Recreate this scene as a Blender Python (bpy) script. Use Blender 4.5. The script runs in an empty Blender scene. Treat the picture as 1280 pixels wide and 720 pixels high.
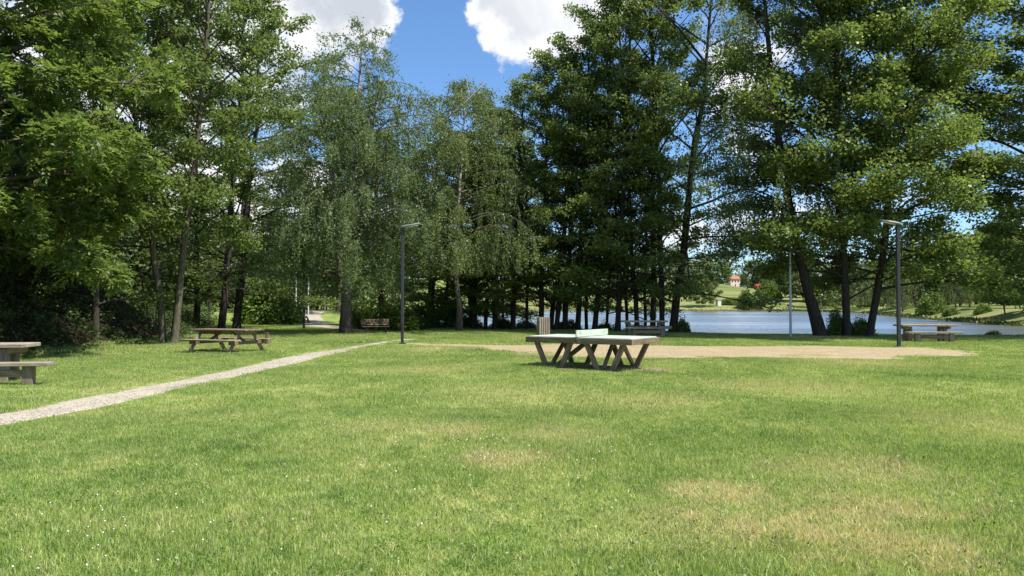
import bpy, bmesh, math, random
import numpy as np
from mathutils import Vector, Matrix, Euler
R = math.radians
scene = bpy.context.scene
COL = scene.collection

# ------------------------------------------------------------------ camera, sun, sky, exposure
EYE, FPX, HOR = 1.6, 960.0, 380.0            # eye height, focal length and horizon of the 1280x720 picture
cam = bpy.data.cameras.new('camera'); cam_o = bpy.data.objects.new('camera', cam); COL.objects.link(cam_o)
cam.sensor_width = 36; cam.lens = FPX / 1280 * 36; cam.clip_start = 0.05; cam.clip_end = 3000
cam_o.location = (0, 0, EYE)
cam_o.rotation_euler = (R(90) + math.atan((HOR - 360) / FPX), 0, 0)
scene.camera = cam_o

SUN_EL = R(60); SUN_AZ = math.atan2(0.88, -0.40)      # azimuth measured from +y towards +x
sund = Vector((math.sin(SUN_AZ) * math.cos(SUN_EL), math.cos(SUN_AZ) * math.cos(SUN_EL), math.sin(SUN_EL)))
sl = bpy.data.lights.new('sun', 'SUN'); so = bpy.data.objects.new('sun', sl); COL.objects.link(so)
sl.energy = 4.2; sl.angle = R(0.55); sl.color = (1.0, 0.95, 0.86)
so.rotation_euler = sund.to_track_quat('Z', 'Y').to_euler()
scene.view_settings.view_transform = 'Standard'; scene.view_settings.look = 'None'
scene.view_settings.exposure = 1.12; scene.view_settings.gamma = 1
scene.view_settings.use_curve_mapping = False
cy = scene.cycles
cy.max_bounces = 10; cy.diffuse_bounces = 6; cy.glossy_bounces = 3; cy.transmission_bounces = 6; cy.transparent_max_bounces = 4

world = bpy.data.worlds.new('World'); scene.world = world; world.use_nodes = True
nt = world.node_tree; nt.nodes.clear()


def N(t, typ, **kw):
    n = t.nodes.new(typ)
    for k, v in kw.items():
        if k.startswith('i_'):
            n.inputs[k[2:].replace('_', ' ')].default_value = v
        else:
            setattr(n, k, v)
    return n


def L(t, a, b): t.links.new(a, b)


def mth(t, op, a, b=None, c=None, clamp=False):
    n = t.nodes.new('ShaderNodeMath'); n.operation = op; n.use_clamp = clamp
    for i, v in enumerate((a, b, c)):
        if v is None: continue
        if isinstance(v, (int, float)): n.inputs[i].default_value = v
        else: L(t, v, n.inputs[i])
    return n.outputs[0]


def mixc(t, fac, a, b, mode='MIX'):
    n = t.nodes.new('ShaderNodeMix'); n.data_type = 'RGBA'; n.blend_type = mode
    for i, v in ((0, fac), (6, a), (7, b)):
        if isinstance(v, (int, float)): n.inputs[i].default_value = v
        elif isinstance(v, tuple): n.inputs[i].default_value = v if len(v) == 4 else (*v, 1)
        else: L(t, v, n.inputs[i])
    return n.outputs[2]


def ramp(t, fac, stops):
    n = t.nodes.new('ShaderNodeValToRGB'); cr = n.color_ramp
    while len(cr.elements) < len(stops): cr.elements.new(0.5)
    for e, (p, c) in zip(cr.elements, stops):
        e.position = p; e.color = (*c, 1) if len(c) == 3 else c
    L(t, fac, n.inputs[0]); return n.outputs[0]


def mrange(t, v, a, b, c=0.0, d=1.0, smooth=True):
    n = t.nodes.new('ShaderNodeMapRange'); n.interpolation_type = 'SMOOTHSTEP' if smooth else 'LINEAR'
    L(t, v, n.inputs[0])
    for i, q in enumerate((a, b, c, d)): n.inputs[i + 1].default_value = q
    return n.outputs[0]


def noise(t, vec, scale, detail=4, rough=0.55, dist=0.0):
    n = t.nodes.new('ShaderNodeTexNoise'); n.inputs['Scale'].default_value = scale
    n.inputs['Detail'].default_value = detail; n.inputs['Roughness'].default_value = rough; n.inputs['Distortion'].default_value = dist
    if vec is not None: L(t, vec, n.inputs['Vector'])
    return n.outputs[0]


sky = N(nt, 'ShaderNodeTexSky', sky_type='NISHITA', sun_disc=False, sun_elevation=SUN_EL, sun_rotation=SUN_AZ, altitude=300.0,
        air_density=1.0, dust_density=0.4, ozone_density=2.5)
tc = N(nt, 'ShaderNodeTexCoord')
gen = tc.outputs['Generated']
sep = N(nt, 'ShaderNodeSeparateXYZ'); L(nt, gen, sep.inputs[0])
# cumulus field: noise on a cloud layer overhead, plus the clouds and the blue gaps of this afternoon's sky by direction
zz = mth(nt, 'ADD', mth(nt, 'MAXIMUM', sep.outputs[2], 0.0), 0.25)
cmb = N(nt, 'ShaderNodeCombineXYZ')
L(nt, mth(nt, 'DIVIDE', sep.outputs[0], zz), cmb.inputs[0]); L(nt, mth(nt, 'DIVIDE', sep.outputs[1], zz), cmb.inputs[1])
cmb.inputs[2].default_value = 3.7
base_n = noise(nt, cmb.outputs[0], 1.3, 7, 0.56, 0.25)
fine_n = noise(nt, gen, 7.0, 7, 0.6, 0.2)
field = mth(nt, 'ADD', mth(nt, 'MULTIPLY', mth(nt, 'SUBTRACT', base_n, 0.50), 1.7), mth(nt, 'MULTIPLY', mth(nt, 'SUBTRACT', fine_n, 0.5), 1.5))


def dirv(px, py):
    return Vector(((px - 640) / FPX, 1, (HOR - py) / FPX)).normalized()


wn = N(nt, 'ShaderNodeTexNoise'); wn.inputs['Scale'].default_value = 9.0; wn.inputs['Detail'].default_value = 7; wn.inputs['Roughness'].default_value = 0.6; L(nt, gen, wn.inputs['Vector'])
ws = N(nt, 'ShaderNodeVectorMath', operation='SUBTRACT'); L(nt, wn.outputs['Color'], ws.inputs[0]); ws.inputs[1].default_value = (.5, .5, .5)
wm_ = N(nt, 'ShaderNodeVectorMath', operation='MULTIPLY_ADD'); L(nt, ws.outputs[0], wm_.inputs[0]); wm_.inputs[1].default_value = (.16, .16, .16); L(nt, gen, wm_.inputs[2])
warped = wm_.outputs[0]
for px, py, rad, amp in ((415, -62, 0.105, 0.75), (478, -22, 0.05, 0.6), (395, -15, .05, .5), (655, -22, 0.100, 0.80), (700, 18, 0.075, 0.55), (630, 20, 0.06, 0.5), (735, -50, 0.10, 0.5), (545, 60, 0.075, -0.9),
                         (540, 140, 0.09, -0.6), (535, -40, 0.06, -0.8), (1235, 0, 0.12, -0.9), (1100, 120, 0.16, -0.35), (230, 150, 0.18, 0.45), (930, 120, 0.08, 0.45), (790, 180, 0.13, -0.3)):
    v = dirv(px, py)
    dn = N(nt, 'ShaderNodeVectorMath', operation='DISTANCE'); nrm = N(nt, 'ShaderNodeVectorMath', operation='NORMALIZE')
    L(nt, warped, nrm.inputs[0]); L(nt, nrm.outputs[0], dn.inputs[0]); dn.inputs[1].default_value = v
    field = mth(nt, 'ADD', field, mrange(nt, dn.outputs['Value'], rad * 0.25, rad * 1.35, amp, 0.0))
wisp = noise(nt, gen, 22.0, 6, 0.62, 0.5)
field = mth(nt, 'ADD', field, mth(nt, 'MULTIPLY', mth(nt, 'SUBTRACT', wisp, 0.5), 1.0))
cl = mrange(nt, field, -0.10, 0.46)
cl = mth(nt, 'MULTIPLY', cl, mrange(nt, sep.outputs[2], -0.02, 0.06))
shade_n = noise(nt, gen, 5.0, 5, 0.6, 0.4)
ccol = ramp(nt, mth(nt, 'SUBTRACT', mth(nt, 'ADD', mth(nt, 'MULTIPLY', shade_n, 1.0), 0.16), mth(nt, 'MULTIPLY', mrange(nt, field, 0.25, 1.3), 0.26)), [(0.34, (0.60, 0.64, 0.71)), (0.50, (0.86, 0.88, 0.91)), (0.62, (1, 1, 1))])
skyc = mixc(nt, 1.0, sky.outputs[0], (0.72, 0.93, 1.12), 'MULTIPLY')
bg1 = N(nt, 'ShaderNodeBackground'); L(nt, skyc, bg1.inputs[0]); bg1.inputs[1].default_value = 0.080
bg2 = N(nt, 'ShaderNodeBackground'); L(nt, ccol, bg2.inputs[0]); bg2.inputs[1].default_value = 0.50
mx = N(nt, 'ShaderNodeMixShader'); L(nt, cl, mx.inputs[0]); L(nt, bg1.outputs[0], mx.inputs[1]); L(nt, bg2.outputs[0], mx.inputs[2])
wo = N(nt, 'ShaderNodeOutputWorld'); L(nt, mx.outputs[0], wo.inputs[0])

# ------------------------------------------------------------------ helpers
rng = np.random.default_rng(7)


def at(px, d): return (px - 640) / FPX * d


def sm(a, b, v):
    t = np.clip((v - a) / (b - a), 0, 1); return t * t * (3 - 2 * t)


def sd_poly(x, y, poly):
    x = np.asarray(x, float); y = np.asarray(y, float)
    best = np.full(x.shape, 1e9); ins = np.zeros(x.shape, bool)
    n = len(poly)
    for i in range(n):
        ax, ay = poly[i]; bx, by = poly[(i + 1) % n]
        dx, dy = bx - ax, by - ay
        t = np.clip(((x - ax) * dx + (y - ay) * dy) / (dx * dx + dy * dy), 0, 1)
        best = np.minimum(best, (x - ax - t * dx) ** 2 + (y - ay - t * dy) ** 2)
        if ay != by:
            c = ((ay > y) != (by > y)) & (x < (bx - ax) * (y - ay) / (by - ay) + ax)
            ins ^= c
    d = np.sqrt(best); return np.where(ins, -d, d)


LAKE = [(-150, 240), (-40, 170), (-14, 110), (-9, 75), (-7, 61), (-3, 57), (2, 53.5), (9.5, 47.5), (12.5, 43.6), (16, 42.2), (26, 41.4), (45, 44), (56, 60), (57, 86), (60, 97), (66, 118), (72, 141), (86, 178), (101, 218), (100, 262), (40, 266), (0, 268), (-150, 275)]
WZ = -0.9


def toe(y):
    return np.interp(y, [0, 20, 27, 36, 45, 64, 90, 140], [-13.6, -13.3, -14.4, -14.9, -18.5, -24, -32, -60])


def height(x, y):
    x = np.asarray(x, float); y = np.asarray(y, float)
    d = sd_poly(x, y, LAKE)
    far = np.maximum(sm(60, 80, y), sm(44, 55, x))
    near_z = WZ + 0.9 * sm(0, 2.6, d)
    right_z = WZ + 1.7 * sm(0, 9, d) + 0.02 * np.maximum(d - 9, 0)
    hill = np.clip(y - 262, 0, 245)
    hill_z = WZ + 0.5 * sm(0, 3, d) + 0.074 * hill + 0.5 * np.sin(hill * 0.035 + x * 0.008) * sm(0, 30, hill)
    hw = sm(225, 275, y) * (1 - sm(110, 190, x))
    far_z = right_z * (1 - hw) + hill_z * hw
    left = sm(-25, -60, x) * sm(60, 80, y) * (1 - sm(225, 275, y))
    far_z = far_z * (1 - left) + np.minimum(0.0, near_z) * left
    z = np.where(d > 0, near_z * (1 - far) + far_z * far, WZ + np.maximum(-1.6, 0.35 * d))
    b = toe(y) - x
    z = z + (2.7 * sm(0, 5.0, b) + 0.07 * np.maximum(b - 5, 0)) * (1 - .75 * sm(32, 48, y)) * (1 - sm(100, 140, y))
    z = z + np.where(d > 3, 0.022 * np.sin(x * 0.9 + y * 0.37) + 0.018 * np.sin(y * 0.71 - x * 0.43 + 1.0), 0)
    return z


def hz(x, y): return float(height(np.array([x]), np.array([y]))[0])


def mesh_np(name, V, polys, smooth=False):
    """polys: list of integer arrays (n, k)"""
    me = bpy.data.meshes.new(name)
    V = np.asarray(V, np.float32)
    polys = [np.asarray(p, np.int32) for p in polys if len(p)]
    loops = np.concatenate([p.ravel() for p in polys])
    tot = np.concatenate([np.full(len(p), p.shape[1], np.int32) for p in polys])
    start = np.concatenate([[0], np.cumsum(tot)[:-1]]).astype(np.int32)
    me.vertices.add(len(V)); me.vertices.foreach_set('co', V.ravel())
    me.loops.add(len(loops)); me.loops.foreach_set('vertex_index', loops.astype(np.int32))
    me.polygons.add(len(tot)); me.polygons.foreach_set('loop_start', start); me.polygons.foreach_set('loop_total', tot)
    if smooth: me.polygons.foreach_set('use_smooth', np.ones(len(tot), bool))
    me.update(calc_edges=True); me.validate()
    return me


class Acc:
    """collects vertices, quads and triangles for one mesh"""
    def __init__(s): s.v = []; s.q = []; s.t = []; s.n = 0
    def add(s, V, q=None, t=None):
        V = np.asarray(V, float)
        if q is not None and len(q): s.q.append(np.asarray(q) + s.n)
        if t is not None and len(t): s.t.append(np.asarray(t) + s.n)
        s.v.append(V); s.n += len(V)
    def tube(s, P, rad, sides=7, rg=None, rough=0.0):
        P = np.asarray(P, float); n = len(P); rad = np.asarray(rad, float)
        T = np.gradient(P, axis=0); T /= np.linalg.norm(T, axis=1)[:, None] + 1e-9
        ref = np.array([0.31, 0.95, 0.05]) if abs(T[0][2]) > 0.6 else np.array([0.0, 0.0, 1.0])
        A = np.cross(T, ref); A /= np.linalg.norm(A, axis=1)[:, None] + 1e-9
        B = np.cross(T, A)
        an = np.linspace(0, 2 * np.pi, sides, endpoint=False)
        rr = rad[:, None] * np.ones(sides)
        if rough and rg is not None: rr = rr * (1 + rg.normal(0, rough, rr.shape))
        V = P[:, None] + (A[:, None] * np.cos(an)[None, :, None] + B[:, None] * np.sin(an)[None, :, None]) * rr[..., None]
        i = np.arange(n - 1)[:, None] * sides; j = np.arange(sides)[None]; k = (j + 1) % sides
        q = np.stack([i + j, i + k, i + sides + k, i + sides + j], -1).reshape(-1, 4)
        V = V.reshape(-1, 3); tip = len(V)
        t = np.stack([np.arange(sides) + (n - 1) * sides, (np.arange(sides) + 1) % sides + (n - 1) * sides, np.full(sides, tip)], -1)
        V = np.vstack([V, P[-1] + T[-1] * rad[-1]])
        s.add(V, q, t)
    def mesh(s, name, smooth=True):
        pol = []
        if s.q: pol.append(np.concatenate(s.q))
        if s.t: pol.append(np.concatenate(s.t))
        return mesh_np(name, np.concatenate(s.v), pol, smooth)


def unit(a): return a / (np.linalg.norm(a, axis=-1, keepdims=True) + 1e-9)


def leaf_quads(C, NRM, l, w, rg, U=None, fold=0.18):
    """rhombic leaf blades: centres, normals, lengths, widths"""
    n = len(C)
    if U is None:
        U = rg.normal(size=(n, 3))
    U = unit(U - NRM * (U * NRM).sum(1, keepdims=True)); W = np.cross(NRM, U)
    l = np.broadcast_to(np.asarray(l, float), (n,))[:, None]; w = np.broadcast_to(np.asarray(w, float), (n,))[:, None]
    up = NRM * w * fold
    V = np.stack([C - U * l * .5, C + W * w * .5 + up, C + U * l * .5, C - W * w * .5 + up], 1).reshape(-1, 3)
    return V, np.arange(4 * n).reshape(-1, 4)


def link(name, me, mats=None, parent=None):
    o = bpy.data.objects.new(name, me); COL.objects.link(o)
    if mats is not None and me is not None and len(me.materials) == 0:
        for m in (mats if isinstance(mats, (list, tuple)) else [mats]): me.materials.append(m)
    if parent is not None: o.parent = parent
    return o


def tag(o, label=None, cat=None, group=None, kind=None):
    for k, v in (('label', label), ('category', cat), ('group', group), ('kind', kind)):
        if v is not None: o[k] = v
    return o


def thing(name, label, cat, loc=(0, 0, 0), rz=0.0, group=None):
    o = bpy.data.objects.new(name, None); COL.objects.link(o)
    o.empty_display_size = 0.2; o.location = loc; o.rotation_euler = (0, 0, rz)
    return tag(o, label, cat, group)


def copy_tree(o, parent=None):
    c = o.copy(); COL.objects.link(c)
    if parent is not None:
        c.parent = parent; c.matrix_parent_inverse = o.matrix_parent_inverse.copy()
    for ch in list(o.children): copy_tree(ch, c)
    return c


_box_cache = {}


def box_mesh(sx, sy, sz, bev, mat):
    key = (round(sx, 4), round(sy, 4), round(sz, 4), round(bev, 4), mat.name)
    if key not in _box_cache:
        bm = bmesh.new(); bmesh.ops.create_cube(bm, size=1)
        bmesh.ops.scale(bm, vec=(sx, sy, sz), verts=bm.verts)
        if bev > 0: bmesh.ops.bevel(bm, geom=bm.edges[:], offset=bev, segments=1, affect='EDGES', profile=0.5)
        me = bpy.data.meshes.new('beam'); bm.to_mesh(me); bm.free(); me.materials.append(mat); _box_cache[key] = me
    return _box_cache[key]


def beam(name, parent, p0, p1, w, h, mat, up=(0, 0, 1), bev=0.008):
    """a board from p0 to p1 (local x = its length and grain), w across, h along `up`"""
    p0 = Vector(p0); p1 = Vector(p1); X = (p1 - p0); ln = X.length; X.normalize()
    Z = Vector(up); Z = (Z - X * Z.dot(X)).normalized(); Y = Z.cross(X)
    o = bpy.data.objects.new(name, box_mesh(ln, w, h, bev, mat)); COL.objects.link(o); o.parent = parent
    M = Matrix((X, Y, Z)).transposed().to_4x4(); M.translation = (p0 + p1) / 2
    o.matrix_local = M
    return o


# ------------------------------------------------------------------ materials
def new_mat(name):
    m = bpy.data.materials.new(name); m.use_nodes = True
    t = m.node_tree; t.nodes.clear()
    out = N(t, 'ShaderNodeOutputMaterial')
    return m, t, out


def principled(t, out, col, rough=0.7, spec=0.3, bump=None, bstr=0.3, bdist=0.02, metal=0.0):
    p = N(t, 'ShaderNodeBsdfPrincipled')
    if isinstance(col, tuple): p.inputs['Base Color'].default_value = (*col, 1)
    else: L(t, col, p.inputs['Base Color'])
    if isinstance(rough, (int, float)): p.inputs['Roughness'].default_value = rough
    else: L(t, rough, p.inputs['Roughness'])
    p.inputs['Specular IOR Level'].default_value = spec; p.inputs['Metallic'].default_value = metal
    if bump is not None:
        b = N(t, 'ShaderNodeBump'); b.inputs['Strength'].default_value = bstr; b.inputs['Distance'].default_value = bdist
        L(t, bump, b.inputs['Height']); L(t, b.outputs[0], p.inputs['Normal'])
    L(t, p.outputs[0], out.inputs[0])
    return p


def leaf_mat(name, dark, mid, light, trans=0.35, gloss=0.25, tcol=None):
    m, t, out = new_mat(name)
    g = N(t, 'ShaderNodeNewGeometry'); oi = N(t, 'ShaderNodeObjectInfo')
    f = mth(t, 'ADD', mth(t, 'MULTIPLY', g.outputs['Random Per Island'], 0.8), mth(t, 'MULTIPLY', oi.outputs['Random'], 0.2))
    n = noise(t, g.outputs['Position'], 0.55, 2)
    f = mth(t, 'ADD', mth(t, 'MULTIPLY', f, 0.75), mth(t, 'MULTIPLY', n, 0.25))
    c = ramp(t, f, [(0.1, dark), (0.5, mid), (0.9, light)])
    p = N(t, 'ShaderNodeBsdfPrincipled'); L(t, c, p.inputs['Base Color']); p.inputs['Roughness'].default_value = 0.42
    p.inputs['Specular IOR Level'].default_value = gloss
    tr = N(t, 'ShaderNodeBsdfTranslucent')
    L(t, mixc(t, 1.0, c, tcol or (1.25, 1.15, 0.55), 'MULTIPLY'), tr.inputs[0])
    mxs = N(t, 'ShaderNodeMixShader'); mxs.inputs[0].default_value = trans
    L(t, p.outputs[0], mxs.inputs[1]); L(t, tr.outputs[0], mxs.inputs[2]); L(t, mxs.outputs[0], out.inputs[0])
    return m


def bark_mat(name, a, b, c, scale=3.0, white=None):
    m, t, out = new_mat(name)
    tcn = N(t, 'ShaderNodeTexCoord'); mp = N(t, 'ShaderNodeMapping'); mp.inputs['Scale'].default_value = (7, 7, 1.2)
    L(t, tcn.outputs['Object'], mp.inputs[0])
    n = noise(t, mp.outputs[0], scale, 6, 0.65)
    col = ramp(t, n, [(0.3, a), (0.5, b), (0.7, c)])
    if white:
        mp2 = N(t, 'ShaderNodeMapping'); mp2.inputs['Scale'].default_value = (1.5, 1.5, 2.6); L(t, tcn.outputs['Object'], mp2.inputs[0])
        n2 = noise(t, mp2.outputs[0], 1.6, 5, 0.6)
        sp = N(t, 'ShaderNodeSeparateXYZ'); L(t, tcn.outputs['Object'], sp.inputs[0])
        f = mth(t, 'MULTIPLY', mrange(t, sp.outputs[2], 0.6, 4.5), mrange(t, n2, 0.40, 0.52))
        col = mixc(t, f, col, white)
    principled(t, out, col, 0.85, 0.2, n, 0.7, 0.03)
    return m


def wood_mat(name, a, b, c, scale=1.0):
    m, t, out = new_mat(name)
    tcn = N(t, 'ShaderNodeTexCoord'); oi = N(t, 'ShaderNodeObjectInfo')
    ad = N(t, 'ShaderNodeVectorMath', operation='ADD'); L(t, tcn.outputs['Object'], ad.inputs[0]); L(t, oi.outputs['Random'], ad.inputs[1])
    mp = N(t, 'ShaderNodeMapping'); mp.inputs['Scale'].default_value = (1.6 * scale, 26 * scale, 26 * scale); L(t, ad.outputs[0], mp.inputs[0])
    g1 = noise(t, mp.outputs[0], 2.0, 6, 0.65, 0.4)
    mp2 = N(t, 'ShaderNodeMapping'); mp2.inputs['Scale'].default_value = (1.5, 4, 4); L(t, ad.outputs[0], mp2.inputs[0])
    g2 = noise(t, mp2.outputs[0], 2.2, 4)
    f = mth(t, 'ADD', mth(t, 'MULTIPLY', g1, 0.6), mth(t, 'ADD', mth(t, 'MULTIPLY', g2, 0.3), mth(t, 'MULTIPLY', oi.outputs['Random'], 0.12)))
    col = ramp(t, f, [(0.36, a), (0.52, b), (0.68, c)])
    principled(t, out, col, 0.8, 0.2, g1, 0.45, 0.006)
    return m


def lawn_group():
    g = bpy.data.node_groups.new('lawn_colour', 'ShaderNodeTree')
    g.interface.new_socket('Colour', in_out='OUTPUT', socket_type='NodeSocketColor')
    g.interface.new_socket('Dry', in_out='OUTPUT', socket_type='NodeSocketFloat')
    o = g.nodes.new('NodeGroupOutput'); geo = N(g, 'ShaderNodeNewGeometry'); P = geo.outputs['Position']
    n1 = noise(g, P, 0.22, 3, 0.55, 0.6); n2 = noise(g, P, 1.1, 4, 0.6, 0.4); n3 = noise(g, P, 5.0, 3, 0.6)
    f = mth(g, 'ADD', mth(g, 'MULTIPLY', n1, 0.30), mth(g, 'ADD', mth(g, 'MULTIPLY', n2, 0.36), mth(g, 'MULTIPLY', n3, 0.34)))
    c = ramp(g, f, [(0.36, (0.100, 0.190, 0.037)), (0.45, (0.212, 0.325, 0.074)), (0.54, (0.315, 0.400, 0.124)), (0.63, (0.44, 0.475, 0.205))])
    sx = N(g, 'ShaderNodeSeparateXYZ'); L(g, P, sx.inputs[0])
    dry = mrange(g, n2, 0.62, 0.80, 0, 0.25)
    # worn, dried-out places in the turf
    for x, y, r, a in ((2.35, 5.5, 1.0, 0.75), (2.9, 6.3, 0.9, .6), (1.9, 6.6, 0.5, .7), (3.3, 7.4, 1.1, .4), (1.4, 5.6, .8, .35), (-0.75, 9.6, 0.7, .45), (0.5, 9.4, 0.8, .35), (0.05, 7.9, 0.6, .55),
                       (-1.7, 9.9, 0.7, .35), (2.2, 12.5, 1.3, .35), (4.2, 4.9, .8, .55), (-1.9, 19.0, 1.5, .35), (6.5, 10.0, 1.6, .25), (3.2, 26, 1.8, .4), (-2.8, 27.0, 1.6, .5), (9.5, 21, 2.0, .4), (1.0, 24.5, 1.4, .5), (5.0, 15.0, 2.0, .3), (0.0, 14.0, 2.0, .22)):
        cb = N(g, 'ShaderNodeCombineXYZ'); L(g, sx.outputs[0], cb.inputs[0]); L(g, mth(g, 'MULTIPLY', sx.outputs[1], 0.9), cb.inputs[1])
        dn = N(g, 'ShaderNodeVectorMath', operation='DISTANCE'); L(g, cb.outputs[0], dn.inputs[0]); dn.inputs[1].default_value = (x, y * 0.9, 0)
        e = mth(g, 'ADD', dn.outputs['Value'], mth(g, 'MULTIPLY', mth(g, 'SUBTRACT', n2, 0.5), r * 3.2))
        e = mth(g, 'ADD', e, mth(g, 'MULTIPLY', mth(g, 'SUBTRACT', n3, 0.5), r * 2.2))
        dry = mth(g, 'MAXIMUM', dry, mrange(g, e, r * 0.1, r * 1.1, a, 0))
    c = mixc(g, dry, c, (0.56, 0.49, 0.27))
    L(g, c, o.inputs[0]); L(g, dry, o.inputs[1])
    return g


LAWN = lawn_group()


def lawn_blade_mat():
    m, t, out = new_mat('grass_blade')
    gn = t.nodes.new('ShaderNodeGroup'); gn.node_tree = LAWN
    g = N(t, 'ShaderNodeNewGeometry')
    rnd = g.outputs['Random Per Island']
    c = mixc(t, 1.0, gn.outputs[0], ramp(t, rnd, [(0.0, (0.36, 0.46, 0.34)), (0.5, (0.95, 0.97, 0.9)), (1.0, (1.72, 1.55, 1.7))]), 'MULTIPLY')
    straw = mth(t, 'LESS_THAN', mth(t, 'FRACT', mth(t, 'MULTIPLY', rnd, 37.0)), mth(t, 'ADD', 0.13, mth(t, 'MULTIPLY', gn.outputs[1], 0.45)))
    c = mixc(t, mth(t, 'MULTIPLY', straw, 0.75), c, (0.58, 0.55, 0.34))
    p = N(t, 'ShaderNodeBsdfPrincipled'); L(t, c, p.inputs['Base Color']); p.inputs['Roughness'].default_value = 0.5; p.inputs['Specular IOR Level'].default_value = 0.3
    tr = N(t, 'ShaderNodeBsdfTranslucent'); L(t, mixc(t, 1.0, c, (1.2, 1.15, 0.6), 'MULTIPLY'), tr.inputs[0])
    mxs = N(t, 'ShaderNodeMixShader'); mxs.inputs[0].default_value = 0.42
    L(t, p.outputs[0], mxs.inputs[1]); L(t, tr.outputs[0], mxs.inputs[2]); L(t, mxs.outputs[0], out.inputs[0])
    return m


def ground_mat():
    m, t, out = new_mat('ground')
    gn = t.nodes.new('ShaderNodeGroup'); gn.node_tree = LAWN
    g = N(t, 'ShaderNodeNewGeometry'); P = g.outputs['Position']
    a1 = N(t, 'ShaderNodeAttribute', attribute_name='soil'); a2 = N(t, 'ShaderNodeAttribute', attribute_name='meadow')
    n = noise(t, P, 3.0, 6, 0.65)
    thatch = mixc(t, mrange(t, n, 0.35, 0.65), (0.42, 0.40, 0.36), (0.75, 0.70, 0.66))
    c = mixc(t, 1.0, gn.outputs[0], thatch, 'MULTIPLY')
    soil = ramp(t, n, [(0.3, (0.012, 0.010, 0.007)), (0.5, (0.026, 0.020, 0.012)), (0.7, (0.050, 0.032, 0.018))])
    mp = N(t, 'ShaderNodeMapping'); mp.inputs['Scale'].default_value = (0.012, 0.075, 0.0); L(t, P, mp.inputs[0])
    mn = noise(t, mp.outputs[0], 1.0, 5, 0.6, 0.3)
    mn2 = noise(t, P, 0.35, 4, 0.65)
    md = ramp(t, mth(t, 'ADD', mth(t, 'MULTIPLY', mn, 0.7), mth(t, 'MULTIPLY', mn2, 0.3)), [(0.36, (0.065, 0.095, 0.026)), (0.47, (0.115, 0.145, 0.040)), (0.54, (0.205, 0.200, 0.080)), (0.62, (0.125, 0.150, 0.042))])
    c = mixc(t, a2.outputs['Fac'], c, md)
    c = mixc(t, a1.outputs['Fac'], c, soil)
    principled(t, out, c, 0.95, 0.1, n, 0.6, 0.05)
    return m


def gravel_mat(name, a, b, c, scale=45.0):
    m, t, out = new_mat(name)
    g = N(t, 'ShaderNodeNewGeometry'); P = g.outputs['Position']
    v = N(t, 'ShaderNodeTexVoronoi', feature='F1'); v.inputs['Scale'].default_value = scale; L(t, P, v.inputs['Vector'])
    sp = N(t, 'ShaderNodeSeparateColor'); L(t, v.outputs['Color'], sp.inputs[0])
    n = noise(t, P, 1.2, 5, 0.6)
    col = ramp(t, mth(t, 'ADD', mth(t, 'MULTIPLY', sp.outputs[0], 0.55), mth(t, 'MULTIPLY', n, 0.5)), [(0.25, a), (0.5, b), (0.8, c)])
    principled(t, out, col, 0.9, 0.2, v.outputs['Distance'], 0.6, 0.01)
    return m


def plain(name, col, rough=0.6, spec=0.4, var=0.25, scale=6, metal=0.0):
    m, t, out = new_mat(name)
    tcn = N(t, 'ShaderNodeTexCoord')
    n = noise(t, tcn.outputs['Object'], scale, 6, 0.6)
    d = tuple(v * (1 - var) for v in col); l = tuple(min(1, v * (1 + var)) for v in col)
    c = ramp(t, n, [(0.3, d), (0.7, l)])
    principled(t, out, c, rough, spec, n, 0.15, 0.005, metal)
    return m


M = {}
M['alder'] = leaf_mat('alder_leaf', (0.094, 0.136, 0.036), (0.154, 0.210, 0.055), (0.226, 0.288, 0.086), 0.54, 0.34, (1.08, 1.10, 0.70))
M['alder_deep'] = leaf_mat('alder_leaf_deep', (0.086, 0.127, 0.037), (0.140, 0.193, 0.055), (0.204, 0.262, 0.085), 0.54, 0.34, (1.08, 1.10, 0.70))
M['ash'] = leaf_mat('ash_leaf', (0.096, 0.146, 0.038), (0.156, 0.218, 0.058), (0.226, 0.296, 0.088), 0.54, 0.34, (1.08, 1.10, 0.70))
M['birch'] = leaf_mat('birch_leaf', (0.096, 0.140, 0.062), (0.150, 0.204, 0.090), (0.206, 0.260, 0.124), 0.52, 0.3, (1.08, 1.10, 0.70))
M['birch_olive'] = leaf_mat('birch_leaf_olive', (0.100, 0.140, 0.054), (0.156, 0.204, 0.080), (0.214, 0.260, 0.112), 0.52, 0.3, (1.08, 1.10, 0.70))
M['willow'] = leaf_mat('willow_leaf', (0.085, 0.115, 0.045), (0.140, 0.178, 0.070), (0.200, 0.240, 0.100), 0.35, 0.3)
M['bush'] = leaf_mat('bush_leaf', (0.060, 0.110, 0.020), (0.120, 0.190, 0.038), (0.190, 0.265, 0.060), 0.38, 0.3)
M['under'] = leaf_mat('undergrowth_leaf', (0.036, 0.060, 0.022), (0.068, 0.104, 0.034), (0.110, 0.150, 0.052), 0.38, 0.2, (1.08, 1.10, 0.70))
M['litter'] = leaf_mat('dead_leaf', (0.020, 0.011, 0.006), (0.045, 0.023, 0.011), (0.085, 0.045, 0.022), 0.1, 0.1, (1, .9, .8))
M['fartree'] = leaf_mat('far_tree_leaf', (0.065, 0.095, 0.034), (0.110, 0.148, 0.050), (0.165, 0.205, 0.075), 0.33, 0.2)
M['bark_dark'] = bark_mat('alder_bark', (0.020, 0.016, 0.013), (0.045, 0.037, 0.030), (0.085, 0.072, 0.058))
M['bark_grey'] = bark_mat('mossy_bark', (0.045, 0.040, 0.028), (0.100, 0.088, 0.062), (0.170, 0.150, 0.110))
M['bark_birch'] = bark_mat('birch_bark', (0.030, 0.024, 0.020), (0.075, 0.060, 0.048), (0.150, 0.125, 0.100), 3.0, (0.34, 0.31, 0.27))
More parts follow.
